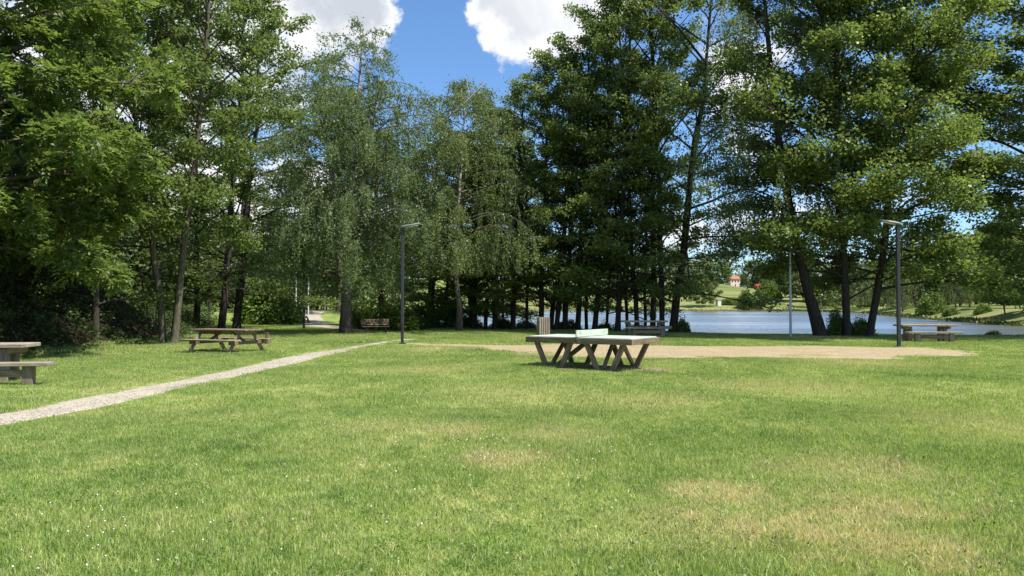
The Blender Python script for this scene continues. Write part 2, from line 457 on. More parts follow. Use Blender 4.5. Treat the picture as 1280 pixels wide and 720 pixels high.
M['deadwood'] = bark_mat('bare_limb', (0.22, 0.19, 0.15), (0.33, 0.29, 0.24), (0.42, 0.38, 0.32))
M['wood'] = wood_mat('weathered_wood', (0.11, 0.084, 0.058), (0.235, 0.185, 0.132), (0.38, 0.315, 0.235))
M['wood_pale'] = wood_mat('weathered_wood_pale', (0.15, 0.122, 0.09), (0.27, 0.228, 0.175), (0.40, 0.35, 0.275))
M['wood_tennis'] = wood_mat('table_wood', (0.085, 0.063, 0.044), (0.185, 0.140, 0.098), (0.31, 0.245, 0.18))
M['wood_brown'] = wood_mat('stained_wood', (0.060, 0.040, 0.026), (0.140, 0.095, 0.062), (0.250, 0.185, 0.130))
M['metal_dark'] = plain('anthracite_steel', (0.032, 0.035, 0.042), 0.5, 0.4, 0.15)
M['metal_grey'] = plain('galvanised_steel', (0.42, 0.44, 0.46), 0.45, 0.5, 0.12)
M['metal_black'] = plain('black_iron', (0.020, 0.018, 0.016), 0.6, 0.3, 0.2)
M['lens'] = plain('lamp_glass', (0.55, 0.56, 0.55), 0.25, 0.5, 0.08)
M['table_green'] = plain('pale_green_table', (0.35, 0.41, 0.345), 0.8, 0.15, 0.14, 3)
M['net_green'] = plain('net_board', (0.40, 0.455, 0.375), 0.8, 0.15, 0.12, 5)
M['white'] = plain('white_paint', (0.62, 0.63, 0.58), 0.6, 0.3, 0.06)
M['print'] = plain('faded_print', (0.30, 0.37, 0.31), 0.6, 0.3, 0.1)
M['plaster'] = plain('cream_plaster', (0.62, 0.50, 0.42), 0.85, 0.2, 0.08)
M['rooftile'] = plain('orange_roof', (0.30, 0.13, 0.085), 0.85, 0.2, 0.2)
M['red'] = plain('red_paint', (0.42, 0.035, 0.03), 0.6, 0.3, 0.15)
M['glassdark'] = plain('dark_window', (0.03, 0.035, 0.04), 0.15, 0.5, 0.1)
M['concrete'] = plain('concrete', (0.38, 0.36, 0.32), 0.85, 0.2, 0.15)
M['path'] = gravel_mat('pale_gravel', (0.182, 0.160, 0.122), (0.308, 0.275, 0.218), (0.43, 0.388, 0.316))
M['sand'] = gravel_mat('sandy_gravel', (0.182, 0.140, 0.076), (0.275, 0.219, 0.127), (0.375, 0.310, 0.195), 30)
M['earth'] = gravel_mat('bare_earth', (0.12, 0.085, 0.05), (0.20, 0.15, 0.09), (0.30, 0.24, 0.15), 30)
M['blade'] = lawn_blade_mat()
M['ground'] = ground_mat()
M['reed'] = leaf_mat('reed_blade', (0.055, 0.075, 0.022), (0.105, 0.13, 0.038), (0.18, 0.18, 0.07), .25, .2)
M['clover_leaf'] = leaf_mat('clover_leaf', (0.07, 0.13, 0.03), (0.11, 0.19, 0.04), (0.16, 0.25, 0.06), .35, .3)
mt, t_, o_ = new_mat('clover_white'); principled(t_, o_, (0.75, 0.74, 0.68), 0.8, 0.1); M['clover'] = mt


def water_mat():
    m, t, out = new_mat('lake_water')
    g = N(t, 'ShaderNodeNewGeometry'); P = g.outputs['Position']
    mp = N(t, 'ShaderNodeMapping'); mp.inputs['Scale'].default_value = (0.5, 1.0, 1.0); L(t, P, mp.inputs[0])
    n1 = noise(t, mp.outputs[0], 1.4, 3, 0.6, 0.4)
    mp2 = N(t, 'ShaderNodeMapping'); mp2.inputs['Scale'].default_value = (0.006, 0.055, 1.0); L(t, P, mp2.inputs[0])
    n2 = noise(t, mp2.outputs[0], 1.0, 3, 0.6, 0.4)
    calm = mrange(t, n2, 0.44, 0.54, 0.12, 1.0)
    b = N(t, 'ShaderNodeBump'); L(t, mth(t, 'MULTIPLY', n1, calm), b.inputs['Height']); b.inputs['Strength'].default_value = 1.0; b.inputs['Distance'].default_value = 0.26
    gl = N(t, 'ShaderNodeBsdfGlossy'); gl.inputs['Roughness'].default_value = 0.22; gl.inputs['Color'].default_value = (0.95, 0.97, 1, 1); L(t, b.outputs[0], gl.inputs['Normal'])
    df = N(t, 'ShaderNodeBsdfDiffuse'); df.inputs['Color'].default_value = (0.035, 0.045, 0.030, 1)
    fr = N(t, 'ShaderNodeFresnel'); fr.inputs['IOR'].default_value = 1.33; L(t, b.outputs[0], fr.inputs['Normal'])
    mxs = N(t, 'ShaderNodeMixShader'); L(t, mth(t, 'ADD', fr.outputs[0], 0.02, clamp=True), mxs.inputs[0]); L(t, df.outputs[0], mxs.inputs[1]); L(t, gl.outputs[0], mxs.inputs[2])
    L(t, mxs.outputs[0], out.inputs[0])
    return m


M['water'] = water_mat()


# ------------------------------------------------------------------ ground, path, pitch, water
def grid(lo, hi, step): return np.arange(lo, hi, step)


xs = np.unique(np.concatenate([grid(-700, -120, 30), grid(-120, -36, 4), grid(-36, 32, 0.45), grid(32, 120, 2.5), grid(120, 901, 30)]))
ys = np.unique(np.concatenate([grid(-60, 0, 6), grid(0, 62, 0.45), grid(62, 150, 2.5), grid(150, 300, 4), grid(300, 540, 6), grid(540, 1400, 60)]))
X, Y = np.meshgrid(xs, ys)
Z = height(X.ravel(), Y.ravel())
nx = len(xs); ny = len(ys)
i = np.arange(ny - 1)[:, None] * nx + np.arange(nx - 1)[None]
quads = np.stack([i, i + 1, i + nx + 1, i + nx], -1).reshape(-1, 4)
me = mesh_np('ground', np.stack([X.ravel(), Y.ravel(), Z], 1), [quads], True)
xr, yr = X.ravel(), Y.ravel(); dl = sd_poly(xr, yr, LAKE)
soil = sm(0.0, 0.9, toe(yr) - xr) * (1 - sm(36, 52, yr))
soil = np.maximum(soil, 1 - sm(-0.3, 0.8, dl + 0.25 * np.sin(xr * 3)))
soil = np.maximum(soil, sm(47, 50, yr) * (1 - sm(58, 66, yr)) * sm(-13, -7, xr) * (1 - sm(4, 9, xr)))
for nm, val in (('soil', soil), ('meadow', np.maximum(sm(70, 90, yr) * sm(-30, 0, xr), sm(50, 55, xr)))):
    a = me.attributes.new(nm, 'FLOAT', 'POINT'); a.data.foreach_set('value', val.astype(np.float32))
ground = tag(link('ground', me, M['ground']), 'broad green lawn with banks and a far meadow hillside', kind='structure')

# lake surface: a flat sheet cut a little outside the shoreline
lp = np.array(LAKE, float); c0 = lp.mean(0)
bm = bmesh.new(); vs = [bm.verts.new((p[0], p[1], WZ)) for p in LAKE]
f = bm.faces.new(vs); bmesh.ops.triangulate(bm, faces=[f]); bm.normal_update()
for f in bm.faces:
    if f.normal.z < 0: f.normal_flip()
wm = bpy.data.meshes.new('lake_water'); bm.to_mesh(wm); bm.free()
tag(link('lake_water', wm, M['water']), 'calm pale blue lake beyond the row of trees', kind='structure')


def ribbon(name, pts, widths, mat, label, lift, seed):
    rg = np.random.default_rng(seed)
    pts = np.array(pts, float); seg = np.linalg.norm(np.diff(pts, axis=0), axis=1); s = np.concatenate([[0], np.cumsum(seg)])
    ss = np.arange(0, s[-1], 0.22); Px = np.interp(ss, s, pts[:, 0]); Py = np.interp(ss, s, pts[:, 1]); W = np.interp(ss, s, widths)
    for _ in range(3):
        k = np.ones(7) / 7; Px[3:-3] = np.convolve(Px, k, 'valid'); Py[3:-3] = np.convolve(Py, k, 'valid')
    T = unit(np.stack([np.gradient(Px), np.gradient(Py)], 1)); Nn = np.stack([-T[:, 1], T[:, 0]], 1)
    def wob():
        w = rg.normal(0, 1, len(ss)); return np.convolve(w, np.ones(5) / 5, 'same') * 0.11
    cols = []
    wl = W * .5 + wob(); wr = W * .5 + wob()
    for k in np.linspace(-1, 1, 7):
        off = np.where(k < 0, wl, wr) * k
        q = np.stack([Px, Py], 1) + Nn * off[:, None]
        cols.append(np.column_stack([q, height(q[:, 0], q[:, 1]) + lift * (1 - abs(k) ** 4 * 0.9)]))
    V = np.stack(cols, 1).reshape(-1, 3); n = len(ss)
    i = np.arange(n - 1)[:, None] * 7 + np.arange(6)[None]
    q = np.stack([i, i + 1, i + 8, i + 7], -1).reshape(-1, 4)
    me = mesh_np(name, V, [q[:, ::-1]], True)
    tag(link(name, me, mat), label, kind='structure')
    return np.stack([Px, Py], 1), W


PATH_A = [(-9.0, 2.0), (-8.0, 7.5), (-7.15, 10.8), (-6.75, 13.5), (-6.45, 17.5), (-6.25, 21.5), (-6.15, 25.5), (-5.95, 29.0), (-5.2, 32.0), (-4.4, 34.2)]
PA, WA = ribbon('gravel_path', PATH_A, [.9, .9, .9, .92, .92, .95, .95, .6, .35, .2], M['path'], 'pale gravel footpath running up the left side of the lawn', 0.02, 1)
PATH_B = [(-5.6, 41.5), (-7.5, 43.0), (-9.5, 46.5), (-11.9, 51.5), (-14.6, 57.5), (-17.2, 64.5), (-19.6, 72), (-21.0, 82), (-19.5, 96)]
PB, WB = ribbon('gravel_path', PATH_B, [.5, .7, 1.0, 1.4, 2.2, 3.0, 3.0, 2.4, 2.0], M['path'], 'pale gravel path curving away behind the birch', 0.02, 2)

PITCH = [(-4.3, 30.9), (0, 30.6), (6, 29.6), (12, 29.2), (14.8, 28.3), (15.7, 26.4), (14.7, 23.9), (11, 22.6), (6, 22.4), (2.5, 22.9), (0.6, 24.8), (-1.2, 27.2), (-3.2, 29.0)]


def sheet(name, poly, mat, label, step=0.22, lift=0.012, rough=0.25, seed=3, kind='structure'):
    rg = np.random.default_rng(seed)
    p = np.array(poly); gx = np.arange(p[:, 0].min() - .6, p[:, 0].max() + .6, step); gy = np.arange(p[:, 1].min() - .6, p[:, 1].max() + .6, step)
    A, B = np.meshgrid(gx, gy); d = sd_poly(A, B, poly)
    d = d + rough * (np.sin(A * 2.1 + 1.3 * np.sin(B * 1.7)) + np.sin(B * 3.3 + A * 1.1)) * .6 + rg.normal(0, rough * .25, A.shape)
    n = len(gx); inside = d < 0
    V = np.stack([A.ravel(), B.ravel(), height(A.ravel(), B.ravel()) + lift * np.clip(-d.ravel() / .5 + .2, 0.3, 1)], 1)
    i = np.arange(len(gy) - 1)[:, None] * n + np.arange(n - 1)[None]
    q = np.stack([i, i + 1, i + n + 1, i + n], -1).reshape(-1, 4)
    q = q[inside.ravel()[q].sum(1) >= 3]
    used, inv = np.unique(q, return_inverse=True)
    return tag(link(name, mesh_np(name, V[used], [inv.reshape(-1, 4)], True), mat), label, kind=kind)


sheet('gravel_pitch', PITCH, M['sand'], 'sandy gravel boules pitch between the lawn and the trees')
EARTH = [[(-10.7, 25.0), (-8.9, 24.6), (-8.6, 26.0), (-10.4, 26.6)], [(-9.0, 28.2), (-8.3, 28.0), (-8.2, 28.8), (-8.9, 29.0)], [(1.0, 18.4), (3.6, 17.9), (4.2, 19.2), (1.6, 20.2)]]
for k, e in enumerate(EARTH):
    sheet('bare_earth', e, M['earth'], ('bare earth worn under the picnic table', 'small pale worn patch behind the picnic table', 'bare earth under the tennis table')[k], 0.15, 0.01, 0.12, 5 + k)


def path_dist(x, y):
    best = np.full(np.shape(x), 9.0)
    for P, W in ((PA, WA), (PB, WB)):
        for k in range(0, len(P), 2):
            best = np.minimum(best, np.hypot(x - P[k, 0], y - P[k, 1]) - W[k] / 2)
    return best


# ------------------------------------------------------------------ grass: one object per zone, its own tufts instanced over it
def blade_patch(rg, n, rad, hmin, hmax, wid, segs=2, broad=0.0):
    a = rg.uniform(0, 2 * np.pi, n); r = rad * np.sqrt(rg.uniform(0, 1, n)); base = np.stack([r * np.cos(a), r * np.sin(a), np.full(n, -0.01)], 1)
    h = rg.uniform(hmin, hmax, n) * (0.75 + 0.5 * rg.beta(2, 5, n)); w = wid * rg.uniform(.6, 1.3, n)
    if broad: w = np.where(rg.uniform(0, 1, n) < broad, w * 2.3, w)
    ld = rg.uniform(0, 2 * np.pi, n); ln = np.abs(rg.normal(0.45, 0.40, n)); lean = np.stack([np.cos(ld), np.sin(ld), np.zeros(n)], 1) * (ln * h)[:, None]
    fd = rg.uniform(0, 2 * np.pi, n); side = np.stack([np.cos(fd), np.sin(fd), np.zeros(n)], 1)
    up = np.array([0, 0, 1.0])
    mid = base + up * (h * .55)[:, None] + lean * .35
    tip = base + up * (h * np.clip(1 - .3 * ln, .4, 1))[:, None] + lean
    hw = side * (w * .5)[:, None]
    if segs == 2:
        V = np.stack([base - hw, base + hw, mid + hw * .8, mid - hw * .8, tip], 1).reshape(-1, 3)
        k = np.arange(n)[:, None] * 5
        return V, k + np.array([[0, 1, 2, 3]]), k + np.array([[3, 2, 4]])
    V = np.stack([base - hw, base + hw, tip], 1).reshape(-1, 3); k = np.arange(n)[:, None] * 3
    return V, np.zeros((0, 4), int), k + np.array([[0, 1, 2]])


def scatter_group(K):
    g = bpy.data.node_groups.new('tuft_scatter', 'GeometryNodeTree')
    g.interface.new_socket('Geometry', in_out='INPUT', socket_type='NodeSocketGeometry'); g.interface.new_socket('Geometry', in_out='OUTPUT', socket_type='NodeSocketGeometry')
    gi = g.nodes.new('NodeGroupInput'); go = g.nodes.new('NodeGroupOutput')
    def attr(nm, ty):
        n = g.nodes.new('GeometryNodeInputNamedAttribute'); n.data_type = ty; n.inputs['Name'].default_value = nm; return n.outputs['Attribute']
    pa = attr('patch', 'INT')
    def pick(k):
        c = g.nodes.new('FunctionNodeCompare'); c.data_type = 'INT'; c.operation = 'EQUAL'
        ii = [s for s in c.inputs if s.type == 'INT' and s.enabled]
        g.links.new(pa, ii[0]); ii[1].default_value = k
        s = g.nodes.new('GeometryNodeSeparateGeometry'); s.domain = 'POINT'
        g.links.new(gi.outputs[0], s.inputs['Geometry']); g.links.new(c.outputs[0], s.inputs['Selection']); return s.outputs[0]
    j = g.nodes.new('GeometryNodeJoinGeometry')
    for k in range(1, K + 1):
        gti = g.nodes.new('GeometryNodeGeometryToInstance'); g.links.new(pick(k), gti.inputs[0]); g.links.new(gti.outputs[0], j.inputs[0])
    iop = g.nodes.new('GeometryNodeInstanceOnPoints')
    g.links.new(pick(0), iop.inputs['Points']); g.links.new(j.outputs[0], iop.inputs['Instance']); iop.inputs['Pick Instance'].default_value = True
    g.links.new(attr('tuft', 'INT'), iop.inputs['Instance Index'])
    rot = attr('rot', 'FLOAT_VECTOR')
    try:
        e2r = g.nodes.new('FunctionNodeEulerToRotation'); g.links.new(rot, e2r.inputs[0]); rot = e2r.outputs[0]
    except Exception: pass
    g.links.new(rot, iop.inputs['Rotation']); g.links.new(attr('size', 'FLOAT_VECTOR'), iop.inputs['Scale'])
    g.links.new(iop.outputs[0], go.inputs[0])
    return g


def tuft_field(name, label, protos, pts, size, seed, mat):
    """protos: list of (V, quads, tris); pts (n,3); size (n,3)"""
    rg = np.random.default_rng(seed); A = Acc(); pid = []
    for k, (V, q, t) in enumerate(protos):
        A.add(V, q, t); pid.append(np.full(len(V), k + 1))
    n0 = A.n; V = np.concatenate(A.v + [pts]); pol = [np.concatenate(A.t)]
    if sum(len(q) for q in A.q): pol.append(np.concatenate(A.q))
    me = bpy.data.meshes.new(name)
    me = mesh_np(name, V, pol)
    n = len(pts); pid = np.concatenate(pid + [np.zeros(n)]).astype(np.int32)
    def put(nm, ty, arr, fld):
        a = me.attributes.new(nm, ty, 'POINT'); a.data.foreach_set(fld, arr)
    put('patch', 'INT', pid, 'value')
    put('tuft', 'INT', np.concatenate([np.zeros(n0), rg.integers(0, len(protos), n)]).astype(np.int32), 'value')
    rot = np.zeros((n0 + n, 3), np.float32); rot[n0:, 2] = rg.uniform(0, 6.28, n); put('rot', 'FLOAT_VECTOR', rot.ravel(), 'vector')
    sz = np.ones((n0 + n, 3), np.float32); sz[n0:] = size; put('size', 'FLOAT_VECTOR', sz.ravel(), 'vector')
    o = link(name, me, mat); mod = o.modifiers.new('scatter', 'NODES'); mod.node_group = scatter_group(len(protos))
    return tag(o, label, kind='stuff')


def lumps(x, y):
    return 0.5 + 0.25 * (np.sin(x * 1.3 + 2 * np.sin(y * .8)) + np.sin(y * 1.7 + 1.5 * np.sin(x * 1.1 + 2)))


TABLES_XY = [(2.35, 19.2)]
POSTS_XY = [(at(503, 30.7), 30.7), (at(1122, 29.0), 29.0), (at(988, 36.6), 36.6)]


def grass_points(rg, d0, d1, spacing, clear):
    gx, gy = np.meshgrid(np.arange(-45, 45, spacing), np.arange(d0, d1, spacing))
    x = gx.ravel() + rg.uniform(-.35, .35, gx.size) * spacing; y = gy.ravel() + rg.uniform(-.35, .35, gx.size) * spacing
    m = (np.abs(x) < 0.70 * y + 1.6) & (x > toe(y) - 0.9)
    m &= sd_poly(x, y, LAKE) > 0.5
    x, y = x[m], y[m]
    m = path_dist(x, y) > clear * .75
    x, y = x[m], y[m]
    dp = sd_poly(x, y, PITCH) + 0.15 * np.sin(x * 2.1 + 1.3 * np.sin(y * 1.7)) + 0.15 * np.sin(y * 3.3 + x * 1.1)
    m = (dp > clear * .6) | ((dp > -1.2) & (rg.uniform(0, 1, len(x)) < 0.06 * np.exp(dp * 1.5)))
    x, y = x[m], y[m]
    for e in EARTH:
        m = (sd_poly(x, y, e) > 0.05) | (rg.uniform(0, 1, len(x)) < 0.18); x, y = x[m], y[m]
    # taller, unmown grass: along the bank toe, the trees, posts, table legs
    h = 0.65 + 0.65 * lumps(x, y) * rg.uniform(.7, 1.3, len(x))
    h = np.where(x < toe(y) + 0.8, h * 1.8, h)
    for px, py in POSTS_XY: h = np.where(np.hypot(x - px, y - py) < 0.5, h * 1.5, h)
    h = np.where((np.hypot(x - 3.3, y - 18.6) < 0.75), h * 2.6, h)
    h = np.where(np.hypot(x - 1.6, y - 18.8) < 1.6, h * 1.15, h)
    h = np.where(sd_poly(x, y, LAKE) < 2.6, h * 1.6, h)
    h = h * (1 - 0.25 * np.exp(-((x - 2.4) ** 2 + (y - 5.9) ** 2)))
    return np.stack([x, y, height(x, y)], 1), np.stack([np.ones_like(h), np.ones_like(h), h], 1)


rg = np.random.default_rng(11)
p, s = grass_points(rg, 3.2, 11.5, 0.36, 0.30)
tuft_field('grass', 'short mown lawn grass close by with dry and tall tufts', [blade_patch(rg, 1750, .42, .022, .085, .0040, 2, .06) for _ in range(5)], p, s, 1, M['blade'])
p, s = grass_points(rg, 10.8, 24, 0.42, 0.34)
tuft_field('grass', 'lawn grass in the middle distance', [blade_patch(rg, 650, .46, .025, .080, .0085, 1, .05) for _ in range(4)], p, s, 2, M['blade'])
p, s = grass_points(rg, 23, 62, 0.8, 0.5)
tuft_field('grass', 'lawn grass by the trees and the lake edge', [blade_patch(rg, 1100, .85, .03, .085, .016, 1) for _ in range(4)], p, s, 3, M['blade'])

rg = np.random.default_rng(6); A = Acc()
for k in range(1500):
    j = int(len(PA) * rg.uniform(.12, 1) ** 1.6 * .999); x, y = PA[j] + rg.normal(0, .27, 2); rr = rg.uniform(.006, .017)
    pts = np.array([(1, 0, 0), (-1, 0, 0), (0, 1, 0), (0, -1, 0), (0, 0, 1), (0, 0, -1)]) * rr * rg.uniform(.6, 1.2, 3) + (x, y, hz(x, y) + .022)
    A.add(pts, None, [(0, 2, 4), (2, 1, 4), (1, 3, 4), (3, 0, 4), (2, 0, 5), (1, 2, 5), (3, 1, 5), (0, 3, 5)])
tag(link('gravel_stones', A.mesh('gravel_stones', False), M['path']), 'loose pale stones lying on the gravel footpath', kind='stuff')
A = Acc(); cc = []; ss = []
for k in range(420):
    d = 4 + 18 * rg.uniform() ** 1.5; x = rg.uniform(-.72, .72) * d
    if path_dist(np.array([x]), np.array([d]))[0] < .25 or sd_poly(np.array([x]), np.array([d]), PITCH)[0] < .3: continue
    cc.append((x, d, hz(x, d) + .038)); ss.append(rg.uniform(.07, .22))
cc = np.array(cc); ss = np.array(ss); n = 34; idx = np.repeat(np.arange(len(cc)), n); g_ = rg.normal(0, 1, (len(idx), 3)) * ss[idx][:, None] * (1, 1, 0); g_[:, 2] = rg.uniform(-.02, .03, len(idx))
V, q = leaf_quads(cc[idx] + g_, unit(rg.normal(0, .45, (len(idx), 3)) + (0, 0, 1)), rg.uniform(.014, .03, len(idx)), rg.uniform(.012, .024, len(idx)), rg); A.add(V, q)
tag(link('clover_leaves', A.mesh('clover_leaves', False), M['clover_leaf']), 'darker clover and plantain leaves spread through the lawn', kind='stuff')

# white clover heads and a few daisies, far too many to count
A = Acc(); rg = np.random.default_rng(5)
oc = np.array([(1, 0, 0), (-1, 0, 0), (0, 1, 0), (0, -1, 0), (0, 0, 1), (0, 0, -1)], float)
of = np.array([(0, 2, 4), (2, 1, 4), (1, 3, 4), (3, 0, 4), (2, 0, 5), (1, 2, 5), (3, 1, 5), (0, 3, 5)])
for cx, cy_, sp, n in ((-2.1, 5.8, .9, 26), (-.2, 8.2, .45, 36), (-2.7, 5.4, .5, 14), (-1.0, 7.2, .7, 24), (.45, 8.0, .5, 14), (-4.5, 9.5, 1.2, 12), (-8.0, 14, 1.2, 14), (1.5, 8.8, .8, 8), (-3.0, 4.9, .5, 10), (-9, 17, 1.5, 14)):
    for _ in range(n):
        x, y = cx + rg.normal(0, sp), cy_ + rg.normal(0, sp)
        r = rg.uniform(.005, .010); A.add(oc * (r, r, r * .8) + (x, y, hz(x, y) + rg.uniform(.045, .085)), None, of)
tag(link('clover_flowers', A.mesh('clover_flowers'), M['clover']), 'tiny white clover heads dotted in the foreground grass', kind='stuff')


# ------------------------------------------------------------------ trees
def rot_az(v, a):
    c, s = np.cos(a), np.sin(a)
    return np.stack([v[..., 0] * c - v[..., 1] * s, v[..., 0] * s + v[..., 1] * c, v[..., 2]], -1)


def clump_leaves(A, C, S, n, l, w, rg, flat=0.5, upb=0.8):
    """leaves scattered in flattened clumps round the points C (sizes S)"""
    k = len(C); idx = np.repeat(np.arange(k), n)
    g = rg.normal(0, 1, (k * n, 3)); g *= np.minimum(1, 1.7 / np.linalg.norm(g, axis=1))[:, None]
    P = C[idx] + g * S[idx][:, None] * np.array([.62, .62, .62 * flat])
    nr = unit(rg.normal(0, .75, (k * n, 3)) + np.array([0, 0, upb]))
    sc = rg.uniform(.7, 1.25, k * n)
    V, q = leaf_quads(P, nr, l * sc, w * sc, rg)
    A.add(V, q)


def make_broad(seed, H, cb, Rad, nprim, leaf=(.17, .13), nleaf=34, shape='alder', droop=.14, r0=None, path=None, stems=1, sub=1.0, flat=.62, clump=.60, low=0.55):
    """trunk mesh and crown mesh of one broadleaved tree standing at the origin"""
    rg = np.random.default_rng(seed)
    T = Acc(); C = Acc(); cent = []; size = []
    r0 = r0 or H * .0105
    for st in range(stems):
        ts = np.linspace(0, 1, 11)
        if path is not None and st == 0:
            pa = np.array(path, float); P = np.stack([np.interp(ts * H, pa[:, 2], pa[:, k]) for k in range(2)] + [ts * H], 1)
            for _ in range(2):
                P[1:-1, :2] = (P[:-2, :2] + P[1:-1, :2] * 2 + P[2:, :2]) / 4
        else:
            a = rg.uniform(0, 6.28); sp = rg.uniform(.03, .09) * H * (1 if stems > 1 else .45)
            P = np.stack([np.cos(a) * sp * ts ** 1.2 + rg.normal(0, .12, 11).cumsum() * .6, np.sin(a) * sp * ts ** 1.2 + rg.normal(0, .12, 11).cumsum() * .6, ts * H * (1 if st == 0 else .88)], 1)
            P[0, :2] *= 0
        rr = r0 * ((1 - ts) ** .85 * .93 + .05); rr[0] *= 1.22; rr = rr * .86
        Ps = np.stack([np.interp(np.linspace(0, 1, 23), ts, P[:, k]) for k in range(3)], 1); rs = np.interp(np.linspace(0, 1, 23), ts, rr)
        rs[0] = rr[0]
        Ps = np.insert(Ps, 1, Ps[0] + (Ps[1] - Ps[0]) * .16, 0); Ps = np.insert(Ps, 2, Ps[0] + (Ps[2] - Ps[0]) * .45, 0); rs = np.insert(rs, 1, [rr[1] * 1.2, rr[1] * 1.07]); rs[0] = rr[1] * 1.6; rs[3] = rr[1]
        T.tube(Ps, rs, 9, rg, .06)
        n = nprim // stems
        for i in range(n):
            s = (i + rg.uniform(0, 1)) / n; s = s ** .92
            z = cb + (H * .97 - cb) * s
            az = i * 2.39996 + rg.uniform(-.6, .6) + st * 1.3
            if shape == 'alder': pr = Rad * (low + (1 - low) * min(1, s * 2.6)) * (1 - s ** 3.2) ** .62 * (1 + .22 * math.sin(az * 2 + seed) * math.sin(s * 9 + seed)) + .4
            elif shape == 'round': pr = Rad * math.sqrt(max(.05, 1 - (2 * s - .9) ** 2 * .85))
            else: pr = Rad * (1 - s) ** .7 + .3
            Lg = pr * rg.uniform(.55, 1.15)
            el = .12 + .80 * s ** 1.0 + rg.normal(0, .22)
            zz0 = max(.5, z - Lg * math.sin(el) * .55 * (1 - s) - .3)
            b = np.array([np.interp(zz0, P[:, 2], P[:, k]) for k in range(3)])
            u = np.linspace(0, 1, 6)
            d = np.array([math.cos(az) * math.cos(el), math.sin(az) * math.cos(el), math.sin(el) + .18])
            wig = rg.normal(0, .05, (6, 3)).cumsum(0) * Lg * .18; wig[0] = 0
            B = b + d * (u * Lg)[:, None] + wig; B[:, 2] -= droop * Lg * u ** 2.2 * (1.4 - s)
            rb = max(.012, .012 * Lg + .012)
            T.tube(B, rb * (1 - .82 * u), 5)
            m = int((3 + Lg * 2.3) * sub)
            for jj in range(m):
                uu = rg.uniform(.30, 1.0) ** .7; q = np.array([np.interp(uu, u, B[:, k]) for k in range(3)])
                sd = rot_az(d, rg.choice([-1, 1]) * rg.uniform(.5, 1.25)) * np.array([1, 1, .4]) + np.array([0, 0, rg.normal(.06, .14)])
                sl_ = Lg * rg.uniform(.18, .42) * (1.25 - uu * .75) + .12
                e = q + sd * sl_
                if rg.uniform() < .55:
                    T.tube(np.stack([q, (q + e) / 2 + rg.normal(0, .04, 3), e]), [rb * .35, rb * .25, rb * .1], 3)
                cent.append(e); size.append(clump * rg.uniform(.6, 1.25))
                if rg.uniform() < .5:
                    cent.append((q + e) / 2 + rg.normal(0, .1, 3)); size.append(clump * rg.uniform(.45, .9))
            cent.append(B[-1]); size.append(clump * rg.uniform(.6, 1.0))
        for _ in range(7):
            cent.append(P[-1] + rg.normal(0, 1, 3) * (.28, .28, .45)); size.append(clump * .6)
    clump_leaves(C, np.array(cent), np.array(size), nleaf, leaf[0], leaf[1], rg, flat)
    return T.mesh('trunk'), C.mesh('crown', False)


